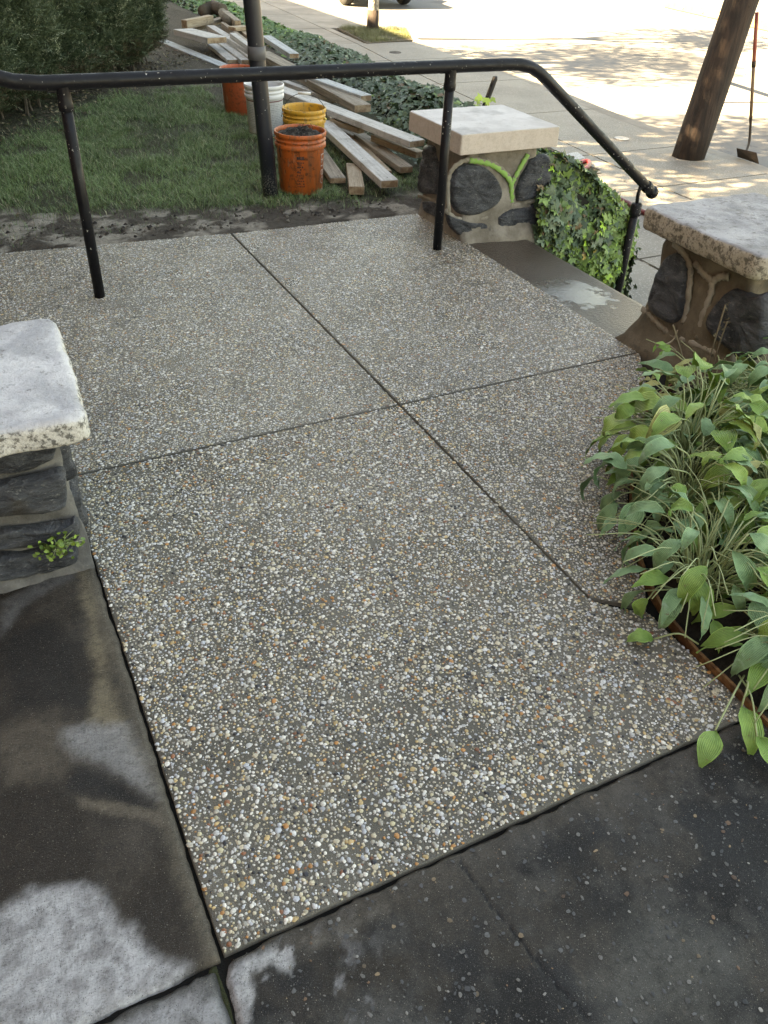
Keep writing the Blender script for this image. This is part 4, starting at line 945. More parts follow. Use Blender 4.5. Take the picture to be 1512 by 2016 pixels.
# ------------------------------------------------------------------ ivy
def ivy_template():
    out=[(0,-.10),(.16,-.30),(.42,-.26),(.34,-.05),(.58,.18),(.26,.24),(0,.66),(-.26,.24),(-.58,.18),(-.34,-.05),(-.42,-.26),(-.16,-.30)]
    v=[(0,.02,.0)]+[(x,y,-.10*(x*x+y*y)*2+ (.05 if i in (3,5,7,9) else -.02)) for i,(x,y) in enumerate(out)]
    f=[(0,1+i,1+(i+1)%12) for i in range(12)]; return np.array(v),np.array(f)
IV,IF=ivy_template()
def m_ivy():
    b=NB('ivy leaf'); c=b.attr('tint'); return b.out(c,.42,b.bump(b.noise(120,3),.3,.004),spec=.45)
IVM=m_ivy()
def ivy(root,P,Nv,size,cols,keep=300,seed=1):
    r_=np.random.default_rng(seed); n=len(P); spin=r_.uniform(0,6.28,n)
    # tips hang outward and down
    Rm=rots(Nv,spin); 
    near=np.argsort(np.linalg.norm((P-EYE)*np.array([1,1,1.]),axis=1)-size*18)
    vis=near[:keep*3:3] if keep else []
    mask=np.ones(n,bool); mask[vis]=False
    v,f,c=inst(IV,IF,Rm[mask],P[mask],size[mask],cols[mask]); obj('ivy_leaves',v,f,IVM,parent=root,kind='stuff',col=c)
    # the nearest leaves are single parts that share a few meshes
    base=[]; rl=np.array(wloc(root))
    for k in range(10):
        jit=IV*np.array([1,1,1.])+r_.normal(0,.02,IV.shape); me=bpy.data.meshes.new('ivy_leaf'); me.from_pydata(jit.tolist(),[],IF.tolist()); me.materials.append(IVM)
        a=me.color_attributes.new('tint','FLOAT_COLOR','POINT'); cc=np.ones((len(IV),4),np.float32); cc[:,:3]=cols[r_.integers(0,n)]; a.data.foreach_set('color',cc.ravel()); base.append(me)
    for i in vis:
        o=bpy.data.objects.new('ivy_leaf',base[i%10]); COL.objects.link(o); o.parent=root
        m4=Matrix([[*Rm[i][0],0],[*Rm[i][1],0],[*Rm[i][2],0],[0,0,0,1]]); s=float(size[i])
        o.matrix_local=Matrix.Translation(Vector(P[i]-rl))@m4@Matrix.Scale(s,4)
def ivycols(n,seed,bright=.1):
    r_=np.random.default_rng(seed); t=r_.random((n,1)); c=np.array([.034,.062,.032])*(1-t)+np.array([.10,.15,.085])*t
    b=r_.random(n)<bright; c[b]=np.array([.14,.22,.06])*r_.uniform(.6,1.2,(b.sum(),1)); d=r_.random(n)<.03; c[d]=(.16,.11,.06); return c
iv1=thing('ivy','wide bank of dark ivy between the board pile and the sidewalk','ivy',(4.2,7.5,0))
def bank_top(x,y):
    xi=np.where(y<6.5,3.25+.0*y,3.45+.1*(y-6.5)); xi=np.minimum(xi,3.9); xo_=bank_out(y)+.02
    t=np.clip((x-xi)/(xo_-xi),0,1); hump=np.sqrt(np.clip(1-(2*t-1)**4,0,1))
    return terr(x,y)+.02+ (.20+.16*fb(x,y,1.9,4)+.07*fb(x,y,6,6))*hump*(.55+.45*ss(0,.4,t))
n=30000; Yv=4.45+ (rng.random(n)**1.25)*11.5; xi=np.minimum(np.where(Yv<6.5,3.15,3.42+.1*(Yv-6.5)),3.9); xo_=bank_out(Yv); Xv=xi+(xo_-xi)*rng.random(n)**.9+rng.normal(0,.04,n)
ok=~((Xv<3.25)&(Yv<5.0)); Xv,Yv=Xv[ok],Yv[ok]; n=len(Xv)
Zv=bank_top(Xv,Yv)-np.abs(rng.normal(0,.03,n)); e=.03
Nv=np.stack([-(bank_top(Xv+e,Yv)-bank_top(Xv-e,Yv))/(2*e)*.5,-(bank_top(Xv,Yv+e)-bank_top(Xv,Yv-e))/(2*e)*.5-.25,np.ones(n)],-1)+rng.normal(0,.42,(n,3)); Nv[:,2]=np.abs(Nv[:,2])+.15
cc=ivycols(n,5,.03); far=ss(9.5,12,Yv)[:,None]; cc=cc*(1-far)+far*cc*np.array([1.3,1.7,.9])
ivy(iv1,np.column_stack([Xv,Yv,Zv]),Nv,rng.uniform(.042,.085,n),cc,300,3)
gx_,gy_=np.meshgrid(np.arange(3.0,6.3,.08),np.arange(4.4,16,.12)); gz=np.minimum(bank_top(gx_,gy_)-.07,10); ny,nx=gx_.shape; idx=np.arange(ny*nx).reshape(ny,nx)
F=np.stack([idx[:-1,:-1],idx[:-1,1:],idx[1:,1:],idx[1:,:-1]],-1).reshape(-1,4)
cen=np.stack([gx_,gy_],-1).reshape(-1,2)[F].mean(1); ok=(cen[:,0]<bank_out(cen[:,1])-.05)&(cen[:,0]>3.25)
obj('ivy_dark_core',np.stack([gx_,gy_,gz],-1).reshape(-1,3),F[ok],DK,parent=iv1)  # dark backing under the leaves, shade between them put in as colour
# ivy hanging beside the steps
iv2=thing('ivy','thick clump of trailing ivy between the square pillar and the lower handrail post','ivy',(3.45,4.3,-.3))
def iv2_top(x): return np.interp(x,[3.0,3.2,3.3,3.55,3.78,3.90,3.96],[.35,.37,.33,.17,.0,-.17,-.45])
n=5200; x=rng.uniform(3.02,3.93,n); y=rng.uniform(3.98,5.3,n); tp_=iv2_top(x)-.10*(y-4.2)+.07*(fb(x,y,6,5)-.5)
front=rng.random(n)<.62; zb=np.interp(x,[3.0,3.15,3.4,3.6,3.8,3.95],[-.18,-.30,-.52,-.60,-.5,-.5])
u=rng.random(n); z=np.where(front,zb+(iv2_top(x)+.03-zb)*u,tp_); ba=.12*np.sin(np.clip(u,0,1)*np.pi)+.10*(fb(x,z,4,18,3)-.5)
x=np.where(front,np.minimum(x,3.84+.5*np.minimum(z+.05,0)+rng.normal(0,.02,n)),x); y=np.where(front,4.03-ba+.09*(fb(x,z,7,8)-.5)+np.abs(rng.normal(0,.03,n)),y)
P=np.column_stack([x,y,z]); Nv=np.where(front[:,None],np.array([[.1,-1,.35]]),np.array([[.35,-.3,1]]))+rng.normal(0,.4,(n,3))
# outer face toward the sidewalk
n2=1500; y2=rng.uniform(3.95,5.4,n2); xo2=np.interp(y2,[3.95,4.2,6],[3.90,3.95,4.4]); u=rng.random(n2); z2=-.55+(iv2_top(3.85)+.55-.0)*u; P2=np.column_stack([xo2+.03*rng.normal(size=n2)-.1*u,y2,z2]); N2=np.array([[1,-.3,.4]])+rng.normal(0,.4,(n2,3))
# trailing runners
tr=[];tn=[]
for i in range(60):
    x0=random.uniform(3.1,3.80); z0=random.uniform(-.35,.0) if x0<3.6 else random.uniform(-.3,-.05); yv=3.96; L=random.uniform(.15,.42); xx=x0
    for k_ in range(int(L/.022)):
        xx+=random.uniform(-.006,.010); tr.append((xx,yv+random.uniform(-.03,.02),z0-.022*k_)); tn.append((random.uniform(-.4,.4),-1,random.uniform(-.1,.7)))
tr=np.array(tr);tn=np.array(tn)+0.; ok=tr[:,2]>ZS+.01; tr=tr[ok];tn=tn[ok]
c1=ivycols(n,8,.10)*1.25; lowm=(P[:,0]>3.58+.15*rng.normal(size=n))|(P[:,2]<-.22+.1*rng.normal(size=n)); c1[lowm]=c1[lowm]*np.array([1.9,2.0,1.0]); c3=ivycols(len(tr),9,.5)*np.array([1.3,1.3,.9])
PP_=np.vstack([P,P2,tr]);NN_=np.vstack([Nv,N2,tn]); CC_=np.vstack([c1,ivycols(n2,7,.05),c3]); SZ=np.r_[rng.uniform(.032,.085,n),rng.uniform(.035,.07,n2),rng.uniform(.018,.042,len(tr))]
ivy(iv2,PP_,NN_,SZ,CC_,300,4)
cv=[];cf=[]
for i in range(12):
    x=3.05+.85*i/11
    t=float(iv2_top(x)); cv+=[(x,4.0,-.5),(x,3.99,t-.12),(x,5.2,t-.25)]
for i in range(11): a=3*i; cf+=[(a,a+3,a+4,a+1),(a+1,a+4,a+5,a+2)]
obj('ivy_dark_core',cv,cf,DK,parent=iv2)  # plain dark core, its colour gives the shade inside the clump
# little bright sprig behind the pillar cap
sg=thing('ivy','bright yellow green ivy sprig peeking over the back of the square pillar cap','ivy',(3.0,4.6,.55))
q=gy(958,200,4.62); n=10; P=np.array([q+np.array([random.uniform(-.07,.07),random.uniform(-.02,.03),random.uniform(-.05,.03)]) for _ in range(n)])
v,f,c=inst(IV,IF,rots(np.array([[.1,-.8,.6]])+rng.normal(0,.4,(n,3)),rng.uniform(0,6.28,n)),P,rng.uniform(.04,.065,n),np.tile([.33,.45,.06],(n,1))*rng.uniform(.7,1.2,(n,1)))
obj('leaves',v,f,IVM,parent=sg,col=c,kind='stuff'); MB().tube([q+np.array([0,.05,-.6]),q+np.array([.02,.02,-.2]),q],.003,5).put('stem',BARK,sg)

# ------------------------------------------------------------------ hosta bed
HM=[m_leaf('hosta blue green',(.095,.20,.085),(.22,.37,.18),.42,veins=75,white=(.34,.46,.36)),
    m_leaf('hosta mid green',(.10,.21,.04),(.23,.38,.09),.42,veins=75),
    m_leaf('hosta yellow green',(.17,.30,.055),(.29,.42,.11),.42,veins=75,white=(.34,.42,.2)),
    m_leaf('hosta yellowed',(.25,.27,.08),(.40,.40,.16),.5,veins=75,white=(.10,.14,.04))]
STEM=NB('hosta stem'); STEM.out((.34,.40,.20),.45); STEM=STEM.m
def leaf_mesh(L,Wd,droop,cup,mat,seed,curl=0):
    r_=random.Random(seed); nu,nv=7,10; V_=[];Fc=[];uv=[]
    ang=0; x=y=0; z=0; px=0;pz=0
    prof=[.0,.42,.78,.96,1.0,.93,.78,.58,.36,.15,.0]
    cen=[]; a=R(r_.uniform(10,35)); s=0
    for j in range(nv+1):
        cen.append((px,pz,a)); px+=math.cos(a)*L/nv; pz+=math.sin(a)*L/nv; a-=droop/nv*(1+.8*j/nv)
    for j in range(nv+1):
        w=prof[j]*Wd/2+.0008; cx,cz,aa=cen[j]; wav=.06*Wd*math.sin(j*1.9+seed)
        for i in range(nu+1):
            t=i/nu*2-1; off=cup*abs(t)**1.4*w*(1-.55*j/nv)+wav*t*abs(t)
            nx_,nz_=-math.sin(aa),math.cos(aa)
            V_.append((cx+nx_*off,t*w,cz+nz_*off)); uv.append((i/nu,j/nv))
    for j in range(nv):
        for i in range(nu):
            b=j*(nu+1)+i; Fc.append((b,b+1,b+nu+2,b+nu+1))
    me=bpy.data.meshes.new('leaf'); me.from_pydata(V_,[],Fc); ul=me.uv_layers.new(name='UVMap')
    me.polygons.foreach_set('use_smooth',np.ones(len(me.polygons),bool))
    li=np.empty(len(me.loops),int); me.loops.foreach_get('vertex_index',li); ul.data.foreach_set('uv',np.array(uv)[li].astype(np.float32).ravel())
    me.materials.append(mat); me.update(); return me
LM=[[leaf_mesh(random.uniform(.12,.165),random.uniform(.046,.070),R(random.uniform(45,125)),random.uniform(-.2,.55),HM[k],s+10*k) for s in range(7)] for k in range(4)]
def place_leaf(root,me,p,az,pitch,rl_,s=1.,label=None):
    o=bpy.data.objects.new('leaf',me); COL.objects.link(o); o.parent=root; o.location=Vector(p)-wloc(root)
    o.rotation_euler=Matrix.Rotation(az,3,'Z').to_4x4().to_3x3().__matmul__(Matrix.Rotation(-pitch,3,'Y'))@Matrix.Rotation(rl_,3,'X') and (Matrix.Rotation(az,3,'Z')@Matrix.Rotation(-pitch,3,'Y')@Matrix.Rotation(rl_,3,'X')).to_euler()
    o.scale=(s,s,s)
    if label: o['label']=label
    return o
def hosta(x,y,label,nl_,mixw,rmax=.27,hmin=.12,hmax=.33,seed=0,zone=None,sc=1.,azr=None):
    r_=random.Random(seed); nl=int(nl_*2.8); t=thing('hosta_plant',label,'plant',(x,y,0),group='hostas in the bed'); sm=MB()
    for i in range(nl):
        az=2.4*i+r_.uniform(-.4,.4) if azr is None else r_.uniform(*azr); q=(i+.5)/nl; rr=rmax*(.25+.75*math.sqrt(q))*r_.uniform(.8,1.12); h=(hmax-(hmax-hmin)*q**1.3+r_.uniform(-.03,.03))*(1 if i%3 else .6)
        b=np.array([x+r_.uniform(-.04,.04),y+r_.uniform(-.04,.04),.0]); e=np.array([x+rr*math.cos(az),y+rr*math.sin(az),max(h,.03)])
        mid=(b+e)/2+np.array([0,0,h*.28])+np.array([r_.uniform(-.02,.02),r_.uniform(-.02,.02),0])
        sm.tube(catmull([b,mid,e],5),[.0032-.0001*k for k in range(11)],5)
        k=r_.choices(range(4),mixw)[0]; me=LM[k][r_.randrange(7)]
        place_leaf(t,me,e,az+r_.uniform(-.5,.5),R(r_.uniform(-25,22)-38*q),R(r_.uniform(-32,32)),sc*r_.uniform(.62,1.08))
    # thin old stalks arching through the clump
    for i in range(nl):
        az=r_.uniform(0,6.28); rr=r_.uniform(.15,.36); b=np.array([x+r_.uniform(-.05,.05),y+r_.uniform(-.05,.05),.0]); e=np.array([x+rr*math.cos(az),y+rr*math.sin(az),r_.uniform(.02,.26)])
        sm.tube(catmull([b,(b+e)/2+np.array([0,0,.10]),e],4),.0017,4)
    sm.put('stems',STEM,t,smooth=True,kind='stuff'); return t
hosta(1.83,1.43,'hosta with bluish speckled leaves leaning over the slab at the middle of the bed',30,(6,2,1,.3),.25,.10,.30,1)
hosta(1.64,1.14,'hosta with broad grey green leaves behind the rusty edging board',22,(6,3,.5,.1),.20,.07,.27,2)
hosta(1.70,.80,'lowest hosta with long stalks reaching over the dark slab',18,(3,4,1,0),.20,.05,.22,3)
hosta(2.02,1.62,'hosta with upright yellow green leaves behind the speckled one',30,(2,3,4,.4),.25,.13,.34,4,sc=1.15)
hosta(2.34,1.84,'small hosta with striped yellowed leaves at the upper tip of the bed',15,(3,1,.6,3),.24,.07,.26,5)
hosta(2.55,1.70,'hosta with silvery leaves against the right stone pillar',24,(7,1,1,0),.26,.10,.34,6)
hosta(2.06,1.24,'hosta of bright yellow green leaves at the right edge of the bed',30,(2,4,4,.3),.28,.12,.35,7,sc=1.12)
hosta(1.98,.92,'hosta with glossy mid green leaves at the lower right of the bed',24,(3,5,2,0),.26,.08,.30,8)
hosta(2.42,1.42,'hosta with pale leaves at the far right behind the yellow green ones',24,(4,3,3,.2),.28,.14,.36,9,sc=1.1)
# stray leaves that lie out over the paving
lone=bpy.data.objects['hosta_plant.002']
def stray(p0,p1,az,pitch,k,s,root=lone,roll=0,arch=.03,lab=None):
    p0=np.array(p0);p1=np.array(p1); MB().tube(catmull([p0,(p0+p1)/2+np.array([0,0,arch]),p1],5),.0024,6).put('stem',STEM,root,smooth=True)
    place_leaf(root,LM[k][int(s*37)%7],p1,az,pitch,roll,s,lab)
def dirang(a,b): d=np.array(b)-np.array(a); return math.atan2(d[1],d[0])
A=g(1465,1330,.06);B=g(1408,1438,.045);T=g(1380,1510,.01); stray(A,B,dirang(B,T),R(-12),1,.88,lab='bright green leaf hanging over the dark slab')
A=g(1375,1268,.03);B=g(1287,1258,.02);T=g(1232,1262,.01); stray(A,B,dirang(B,T),R(0),1,.72,lab='notched green leaf lying on the pebbled slab')
A=g(1455,1330,.06);B=g(1490,1450,.05);T=g(1500,1500,.01); stray(A,B,dirang(B,T),R(-10),1,1.0)
A=g(1470,1340,.08);B=g(1460,1390,.06);T=g(1475,1470,.01); stray(A,B,dirang(B,T),R(-15),1,.95)
A=g(1300,720,.15);B=g(1345,735,.17);T=g(1285,760,.12); stray(g(1390,730,.12),B,dirang(B,T),R(-5),3,1.1,root=bpy.data.objects['hosta_plant.004'])
A=g(1240,960,.2);B=g(1235,925,.20);T=g(1165,905,.17); stray(g(1330,980,.14),B,dirang(B,T),R(-8),0,1.0,root=bpy.data.objects['hosta_plant'])
# rusty edging strip
RUST=NB('rusty edging'); RUST.out(RUST.mix(RUST.step(RUST.noise(25,5,.7),.4,.65),(.12,.05,.02),(.30,.15,.06)),.7,RUST.bump(RUST.noise(80,4),.4,.004)); RUST=RUST.m
ev=[];ef=[]; EE=[np.array(p) for p in EDGc]
for i,p in enumerate(EE):
    t=EE[min(i+1,len(EE)-1)]-EE[max(i-1,0)]; t/=np.linalg.norm(t); nn=np.array([t[1],-t[0],0])
    zt=.016+.003*math.sin(i*.9)
    for (o_,z) in ((.004,-.05),(.004,zt),(.013,zt),(.013,-.05)): q=p+nn*o_; ev.append((q[0],q[1],z))
for i in range(len(EE)-1):
    for k in range(4): a=4*i+k;b=4*i+(k+1)%4; ef.append((a,b,b+4,a+4))
obj('garden_edging',ev,ef,RUST,origin=(1.5,1.1,0),label='thin rusty brown edging strip between the pebbled slab and the hosta bed',cat='edging')
# twigs and dry stalks by the right pillar
tw=thing('dry_stalks','thin dry brown stalks with seed pods in front of the right stone pillar','plant',(2.38,2.0,0))
TW=NB('dry twig'); TW.out((.20,.15,.10),.8); TW=TW.m; m=MB()
def yv(px,py,Y): return gy(px,py,Y)
for P in ([(1350,730),(1340,690),(1325,640)],[(1390,730),(1410,660),(1428,600)],[(1400,735),(1415,680),(1432,632)],[(1330,690),(1315,680),(1300,692)],[(1334,650),(1322,672),(1290,685)]):
    m.tube(catmull([yv(x,y,2.02) for x,y in P],5),.0032,5)
m.put('stalks',TW,tw,kind='stuff')
pl=[yv(1300+random.uniform(-18,18),688+random.uniform(-14,8),2.0) for _ in range(9)]; 
n=9; v,f,c=inst(lt,lf,rots(np.array([[-.2,-.7,.7]])+rng.normal(0,.4,(n,3)),rng.uniform(0,6,n)),np.array(pl),rng.uniform(.02,.04,n),np.tile([.15,.28,.05],(n,1))*rng.uniform(.7,1.2,(n,1)))
obj('small_leaves',v,f,IVM,parent=tw,col=c,kind='stuff')
pods=[yv(x+random.uniform(-8,8),y+random.uniform(-12,12),2.02) for x,y in [(1428,605),(1432,640),(1422,655),(1400,690),(1412,670),(1432,625)]*6]; n=len(pods)
v,f,c=inst(lt,lf,rots(rng.normal(0,1,(n,3)),rng.uniform(0,6,n)),np.array(pods),rng.uniform(.010,.018,n),np.tile([.20,.16,.10],(n,1))*rng.uniform(.5,1.2,(n,1))); obj('seed_pods',v,f,IVM,parent=tw,col=c,kind='stuff')
# weed at the foot of the left pillar
wd_=thing('weed','small bright green clover weed growing from the foot of the left pillar','plant',tuple(g(112,1085,.10)))
n=120; c0=g(112,1075,.125); P=c0+rng.normal(0,1,(n,3))*np.array([.028,.016,.014]); 
ct,cf_=np.array([(0,0,0),(.5,.15,.05),(.35,.6,.05),(0,.75,.02),(-.35,.6,.05),(-.5,.15,.05)]),np.array([(0,1,2),(0,2,3),(0,3,4),(0,4,5)])
v,f,c=inst(ct,cf_,rots(np.array([[0,-.4,1.]])+rng.normal(0,.5,(n,3)),rng.uniform(0,6.28,n)),P,rng.uniform(.009,.016,n),(np.array([.09,.17,.03])*(1-rng.random((n,1)))+np.array([.22,.32,.06])*rng.random((n,1))))
obj('leaves',v,f,IVM,parent=wd_,col=c,kind='stuff')
m=MB(); 
for i in range(20): e=P[i]; m.tube([c0+np.array([0,.01,-.05]),(c0+e)/2+np.array([0,0,.0]),e],.0008,4)
m.put('stems',STEM,wd_,kind='stuff')
# moss and dirt in the joint at the lower left
MOSS=NB('moss'); MOSS.out(MOSS.mix(MOSS.noise(90,4),(.02,.03,.01),(.07,.075,.03)),.95,MOSS.bump(MOSS.noise(200,4),1,.008)); MOSS=MOSS.m
mv=[];mf=[]
J1=[(.085,.70),(.084,.72),(.088,.738),(.04,.724),(-.02,.722),(-.10,.720),(-.2,.722),(-.4,.722)]
for i,(x,y) in enumerate(catmull([(a,b,0) for a,b in J1[2:]],8)[0:] if False else [(a[0],a[1]) for a in catmull([(p[0],p[1],0) for p in J1[2:]],8)]):
    for d,z in ((-.018,-.022),(0,-.013+.003*math.sin(i*1.3)),(.018,-.022)): mv.append((x,y+d,z))
k=len(mv)//3
for i in range(k-1):
    for j in range(2): a=3*i+j; mf.append((a,a+1,a+4,a+3))
obj('moss',mv,mf,MOSS,smooth=True,kind='stuff',label='dark moss in the joint at the lower left')
mv=[];mf=[]
for i in range(30):
    y=.73-i*.05
    for d,z in ((-.014,-.025),(0,-.014+.003*math.sin(i*1.7)),(.014,-.025)): mv.append((.085+d,y,z))
for i in range(29):
    for j in range(2): a=3*i+j; mf.append((a,a+3,a+4,a+1))
obj('moss',mv,mf,MOSS,smooth=True,kind='stuff',label='dark moss in the joint below the slab corner')

# ------------------------------------------------------------------ on the sidewalk and the street
UP=NB('dark utility pole'); s_=UP.noise(1,5,.7,UP.map((28,28,1.0))); UP.out(UP.mix(UP.step(s_,.35,.65),(.010,.006,.005),(.045,.026,.018)),.8,UP.bump(s_,.8,.02)); UP=UP.m
po=thing('utility_pole','thick dark brown wooden utility pole leaning slightly at the kerb','utility pole',(7.19,6.9,ZS))
lean=.145
pts=[(7.19+lean*z*.96,6.9+.0*z,ZS+z) for z in (-.05,.3,.8,1.4,2.2,3.4,5,7,9)]
mm=MB().tube(pts,[.172,.170,.166,.163,.16,.155,.148,.14,.13],32); vv=[(x+.006*math.sin(9*math.atan2(y-6.9,x-7.19)+z),y+.005*math.cos(7*z),z) for x,y,z in mm.v]
obj('shaft',vv,mm.f,UP,parent=po,smooth=True)
MB().box((7.19+lean*9,6.9,ZS+8.4),(.1,2.2,.12)).put('crossarm',UP,po)
m=MB()
for k_ in range(14):
    a=R(random.uniform(190,320)); z=random.uniform(.1,1.6); r=.166; c=np.array([7.19+lean*z+r*math.cos(a),6.9+r*math.sin(a),ZS+z]); m.tube([c,c+np.array([math.cos(a),math.sin(a),0])*.006],.006,6)
m.put('staples',WIRE,po,kind='stuff')
# hoe leaning on it
ho=thing('hoe','long handled flat bladed hoe leaning against the utility pole','hoe',(7.9,6.75,ZS))
HH=NB('red handle'); HH.out(HH.mix(HH.step(HH.noise(12,4),.4,.7),(.30,.06,.04),(.42,.16,.10)),.6); HB=NB('worn ash handle'); HB.out((.20,.12,.07),.7); IR=NB('dark iron'); IR.out(IR.mix(IR.noise(30),(.03,.022,.018),(.08,.06,.045)),.6,metal=.5)
t0=gy(1478,235,6.78); t1=gy(1484,125,6.82); t2=gy(1489,45,6.86); bt=gy(1473,290,6.75)
MB().tube([t0,t1],.017,12).put('lower_handle',HB.m,ho,smooth=True); MB().tube([t1,t2+(t2-t1)*.25],.0185,12).put('upper_handle',HH.m,ho,smooth=True)
MB().tube([t1-(t1-t0)*.06,t1+(t2-t1)*.06],.022,12).put('joint_ferrule',IR.m,ho,smooth=True)
bl_=g(1467,303,ZS+.06)
MB().tube(catmull([t0+(t1-t0)*.05,t0,bt*.75+t0*.25+np.array([.01,0,0]),(bt+bl_)/2,bl_],5),[.019]*6+[.014]*12+[.010]*3,8).put('neck',IR.m,ho,smooth=True)
c1=g(1450,292,ZS+.10);c2=g(1489,301,ZS+.10);c3=g(1494,323,ZS+.003);c4=g(1452,309,ZS+.003)
dn=np.cross(c2-c1,c4-c1);dn/=np.linalg.norm(dn); m=MB(); m.add([*(c1,c2,c3,c4),*[c+dn*.005 for c in (c1,c2,c3,c4)]],[(0,1,2,3),(7,6,5,4),(0,4,5,1),(1,5,6,2),(2,6,7,3),(3,7,4,0)]); m.put('blade',IR.m,ho)
# wooden barrier on the street behind the pole
br=thing('wooden_barrier','brown wooden barrier beam with bolts on the sunlit street behind the utility pole','barrier',(10.4,10,ZR))
BW=NB('brown barrier wood'); BW.out(BW.mix(BW.noise(9),(.16,.10,.05),(.27,.18,.10)),.75); BW=BW.m
A=g(1312,6,.35);B=g(1500,48,.35); B=B+(B-A)*.45; d=(B-A);L=np.linalg.norm(d);d/=L; 
mm=MB().box((0,0,0),(L,.06,.12),bev=.01); az=math.atan2(d[1],d[0]); vv=[((A+B)/2+np.array([x*math.cos(az)-y*math.sin(az),x*math.sin(az)+y*math.cos(az),z])) for x,y,z in mm.v]; obj('beam',vv,mm.f,BW,parent=br)
mm=MB()
for t in (.15,.3,.42): p=A+d*L*t; q=np.array([math.sin(az),-math.cos(az),0]); mm.lathe([(0,.012),(.018,.010),(.022,0)],p+q*(-.03 if q@ (EYE-p)<0 else .03),10,axis=q*(1 if q@(EYE-p)>0 else -1))
mm.put('bolts',NB('bolt').out((.5,.48,.45),.4,metal=.7),br,kind='stuff')
mm=MB(); p=g(1450,33,.35); mm.box((p[0],p[1],(ZR+.29)/2),(.07,.07,.29-ZR),bev=.005); mm.put('leg',BW,br); p=A+d*(L-.1); MB().box((p[0],p[1],(ZR+.29)/2),(.07,.07,.29-ZR),bev=.005).put('leg',BW,br)
# street tree by the kerb with its grass square
sq=MB(); TB=NB('pale tree bark'); TB.out(TB.mix(TB.step(TB.noise(14,5,.7),.4,.65),(.16,.13,.10),(.34,.31,.27)),.85,TB.bump(TB.noise(30,5),.7,.02)); TB=TB.m
def leafcloud(name,parent,c,rad,n,size,seed,mat,fl=.8,hole=.42):
    r_=np.random.default_rng(seed); d=r_.normal(size=(n*3,3)); d/=np.linalg.norm(d,axis=1,keepdims=True); rr=r_.random(n*3)**.45
    P=d*rr[:,None]*np.array(rad); k=fb(P[:,0]+P[:,2]*.7,P[:,1]-P[:,2]*.5,1.3,seed,3); P=P[k>hole][:n]; n=len(P)
    tv=np.array([(0,-.5,0),(.32,-.1,.06),(0,.55,-.05),(-.32,-.1,.06)]); tf=np.array([(0,1,2),(0,2,3)])
    cc=np.array([.05,.09,.03])+np.array([.05,.07,.02])*r_.random((n,1))
    v,f,c_=inst(tv,tf,rots(r_.normal(size=(n,3))+np.array([[0,0,.8]]),r_.uniform(0,6.28,n)),P+np.array(c),r_.uniform(.6,1.2,n)*size,cc)
    return obj(name,v,f,mat,parent=parent,kind='stuff',col=c_)
TLF=m_attrleaf('tree leaves',.5)
def tree(x,y,z,h,r,label,crown,rad,n,size,seed,hole=.42,hue=None):
    t=thing('street_tree',label,'tree',(x,y,z)); cx,cy,cz=crown
    MB().tube(catmull([(x,y,z-.05),(x+.02,y,z+h*.4),(x+.3*(cx-x),y+.3*(cy-y),z+h*.75),(cx,cy,cz)],5),[r*(1-.03*i) for i in range(16)],14).put('trunk',TB,t,smooth=True)
    m=MB(); r_=random.Random(seed)
    for i in range(7):
        a=6.28*i/7; b=np.array([x+(cx-x)*.6,y+(cy-y)*.6,z+h*.85+r_.uniform(-.3,.5)]); e=np.array([cx+rad[0]*.7*math.cos(a),cy+rad[1]*.7*math.sin(a),cz+r_.uniform(-.3,.6)*rad[2]])
        m.tube(catmull([b,(b+e)/2+np.array([0,0,-.1]),e],4),[r*.45*(1-.09*k) for k in range(9)],7)
    m.put('limbs',TB,t,smooth=True,kind='stuff'); leafcloud('crown',t,crown,rad,n,size,seed,TLF,hole=hole); return t
gp=g(738,62,ZS)
t1_=tree(gp[0],gp[1]+.1,ZS-.03,3.3,.105,'slender pale street tree with a dark foot in a small grass square at the kerb',(gp[0]+.2,gp[1]+.3,4.6),(1.7,1.7,1.3),2600,.14,5)
MB().tube([(gp[0],gp[1]+.1,ZS-.03),(gp[0],gp[1]+.1,ZS+.10),(gp[0]+.003,gp[1]+.1,ZS+.34)],[.135,.118,.108],14).put('dark_foot',UP,t1_,smooth=True)
pit=[tuple(g(x,y,ZS)[:2]) for x,y in ((664,56),(722,86),(812,80),(800,58))]
v,f=prism(pit,ZS-.02,ZS+.012); obj('tree_pit_soil',v,f,SOILT,kind='structure',col=np.tile([.16,.135,.10],(len(v),1)))
def zpit(X,Y): return np.full(X.shape,ZS+.014)
px_=[p[0] for p in pit];py_=[p[1] for p in pit]
grass('tree_pit_grass',16000,(min(px_),max(px_)),(min(py_),max(py_)),lambda X,Y:(polysd(X,Y,pit)>.02)*(.15+1.3*ss(.4,.6,fb(X,Y,2.2,3))),zf=zpit,hs=(.05,.11),seed=9,label='rough grass in the square round the slender tree',cols=((.09,.11,.035),(.17,.18,.07),(.30,.26,.15)))
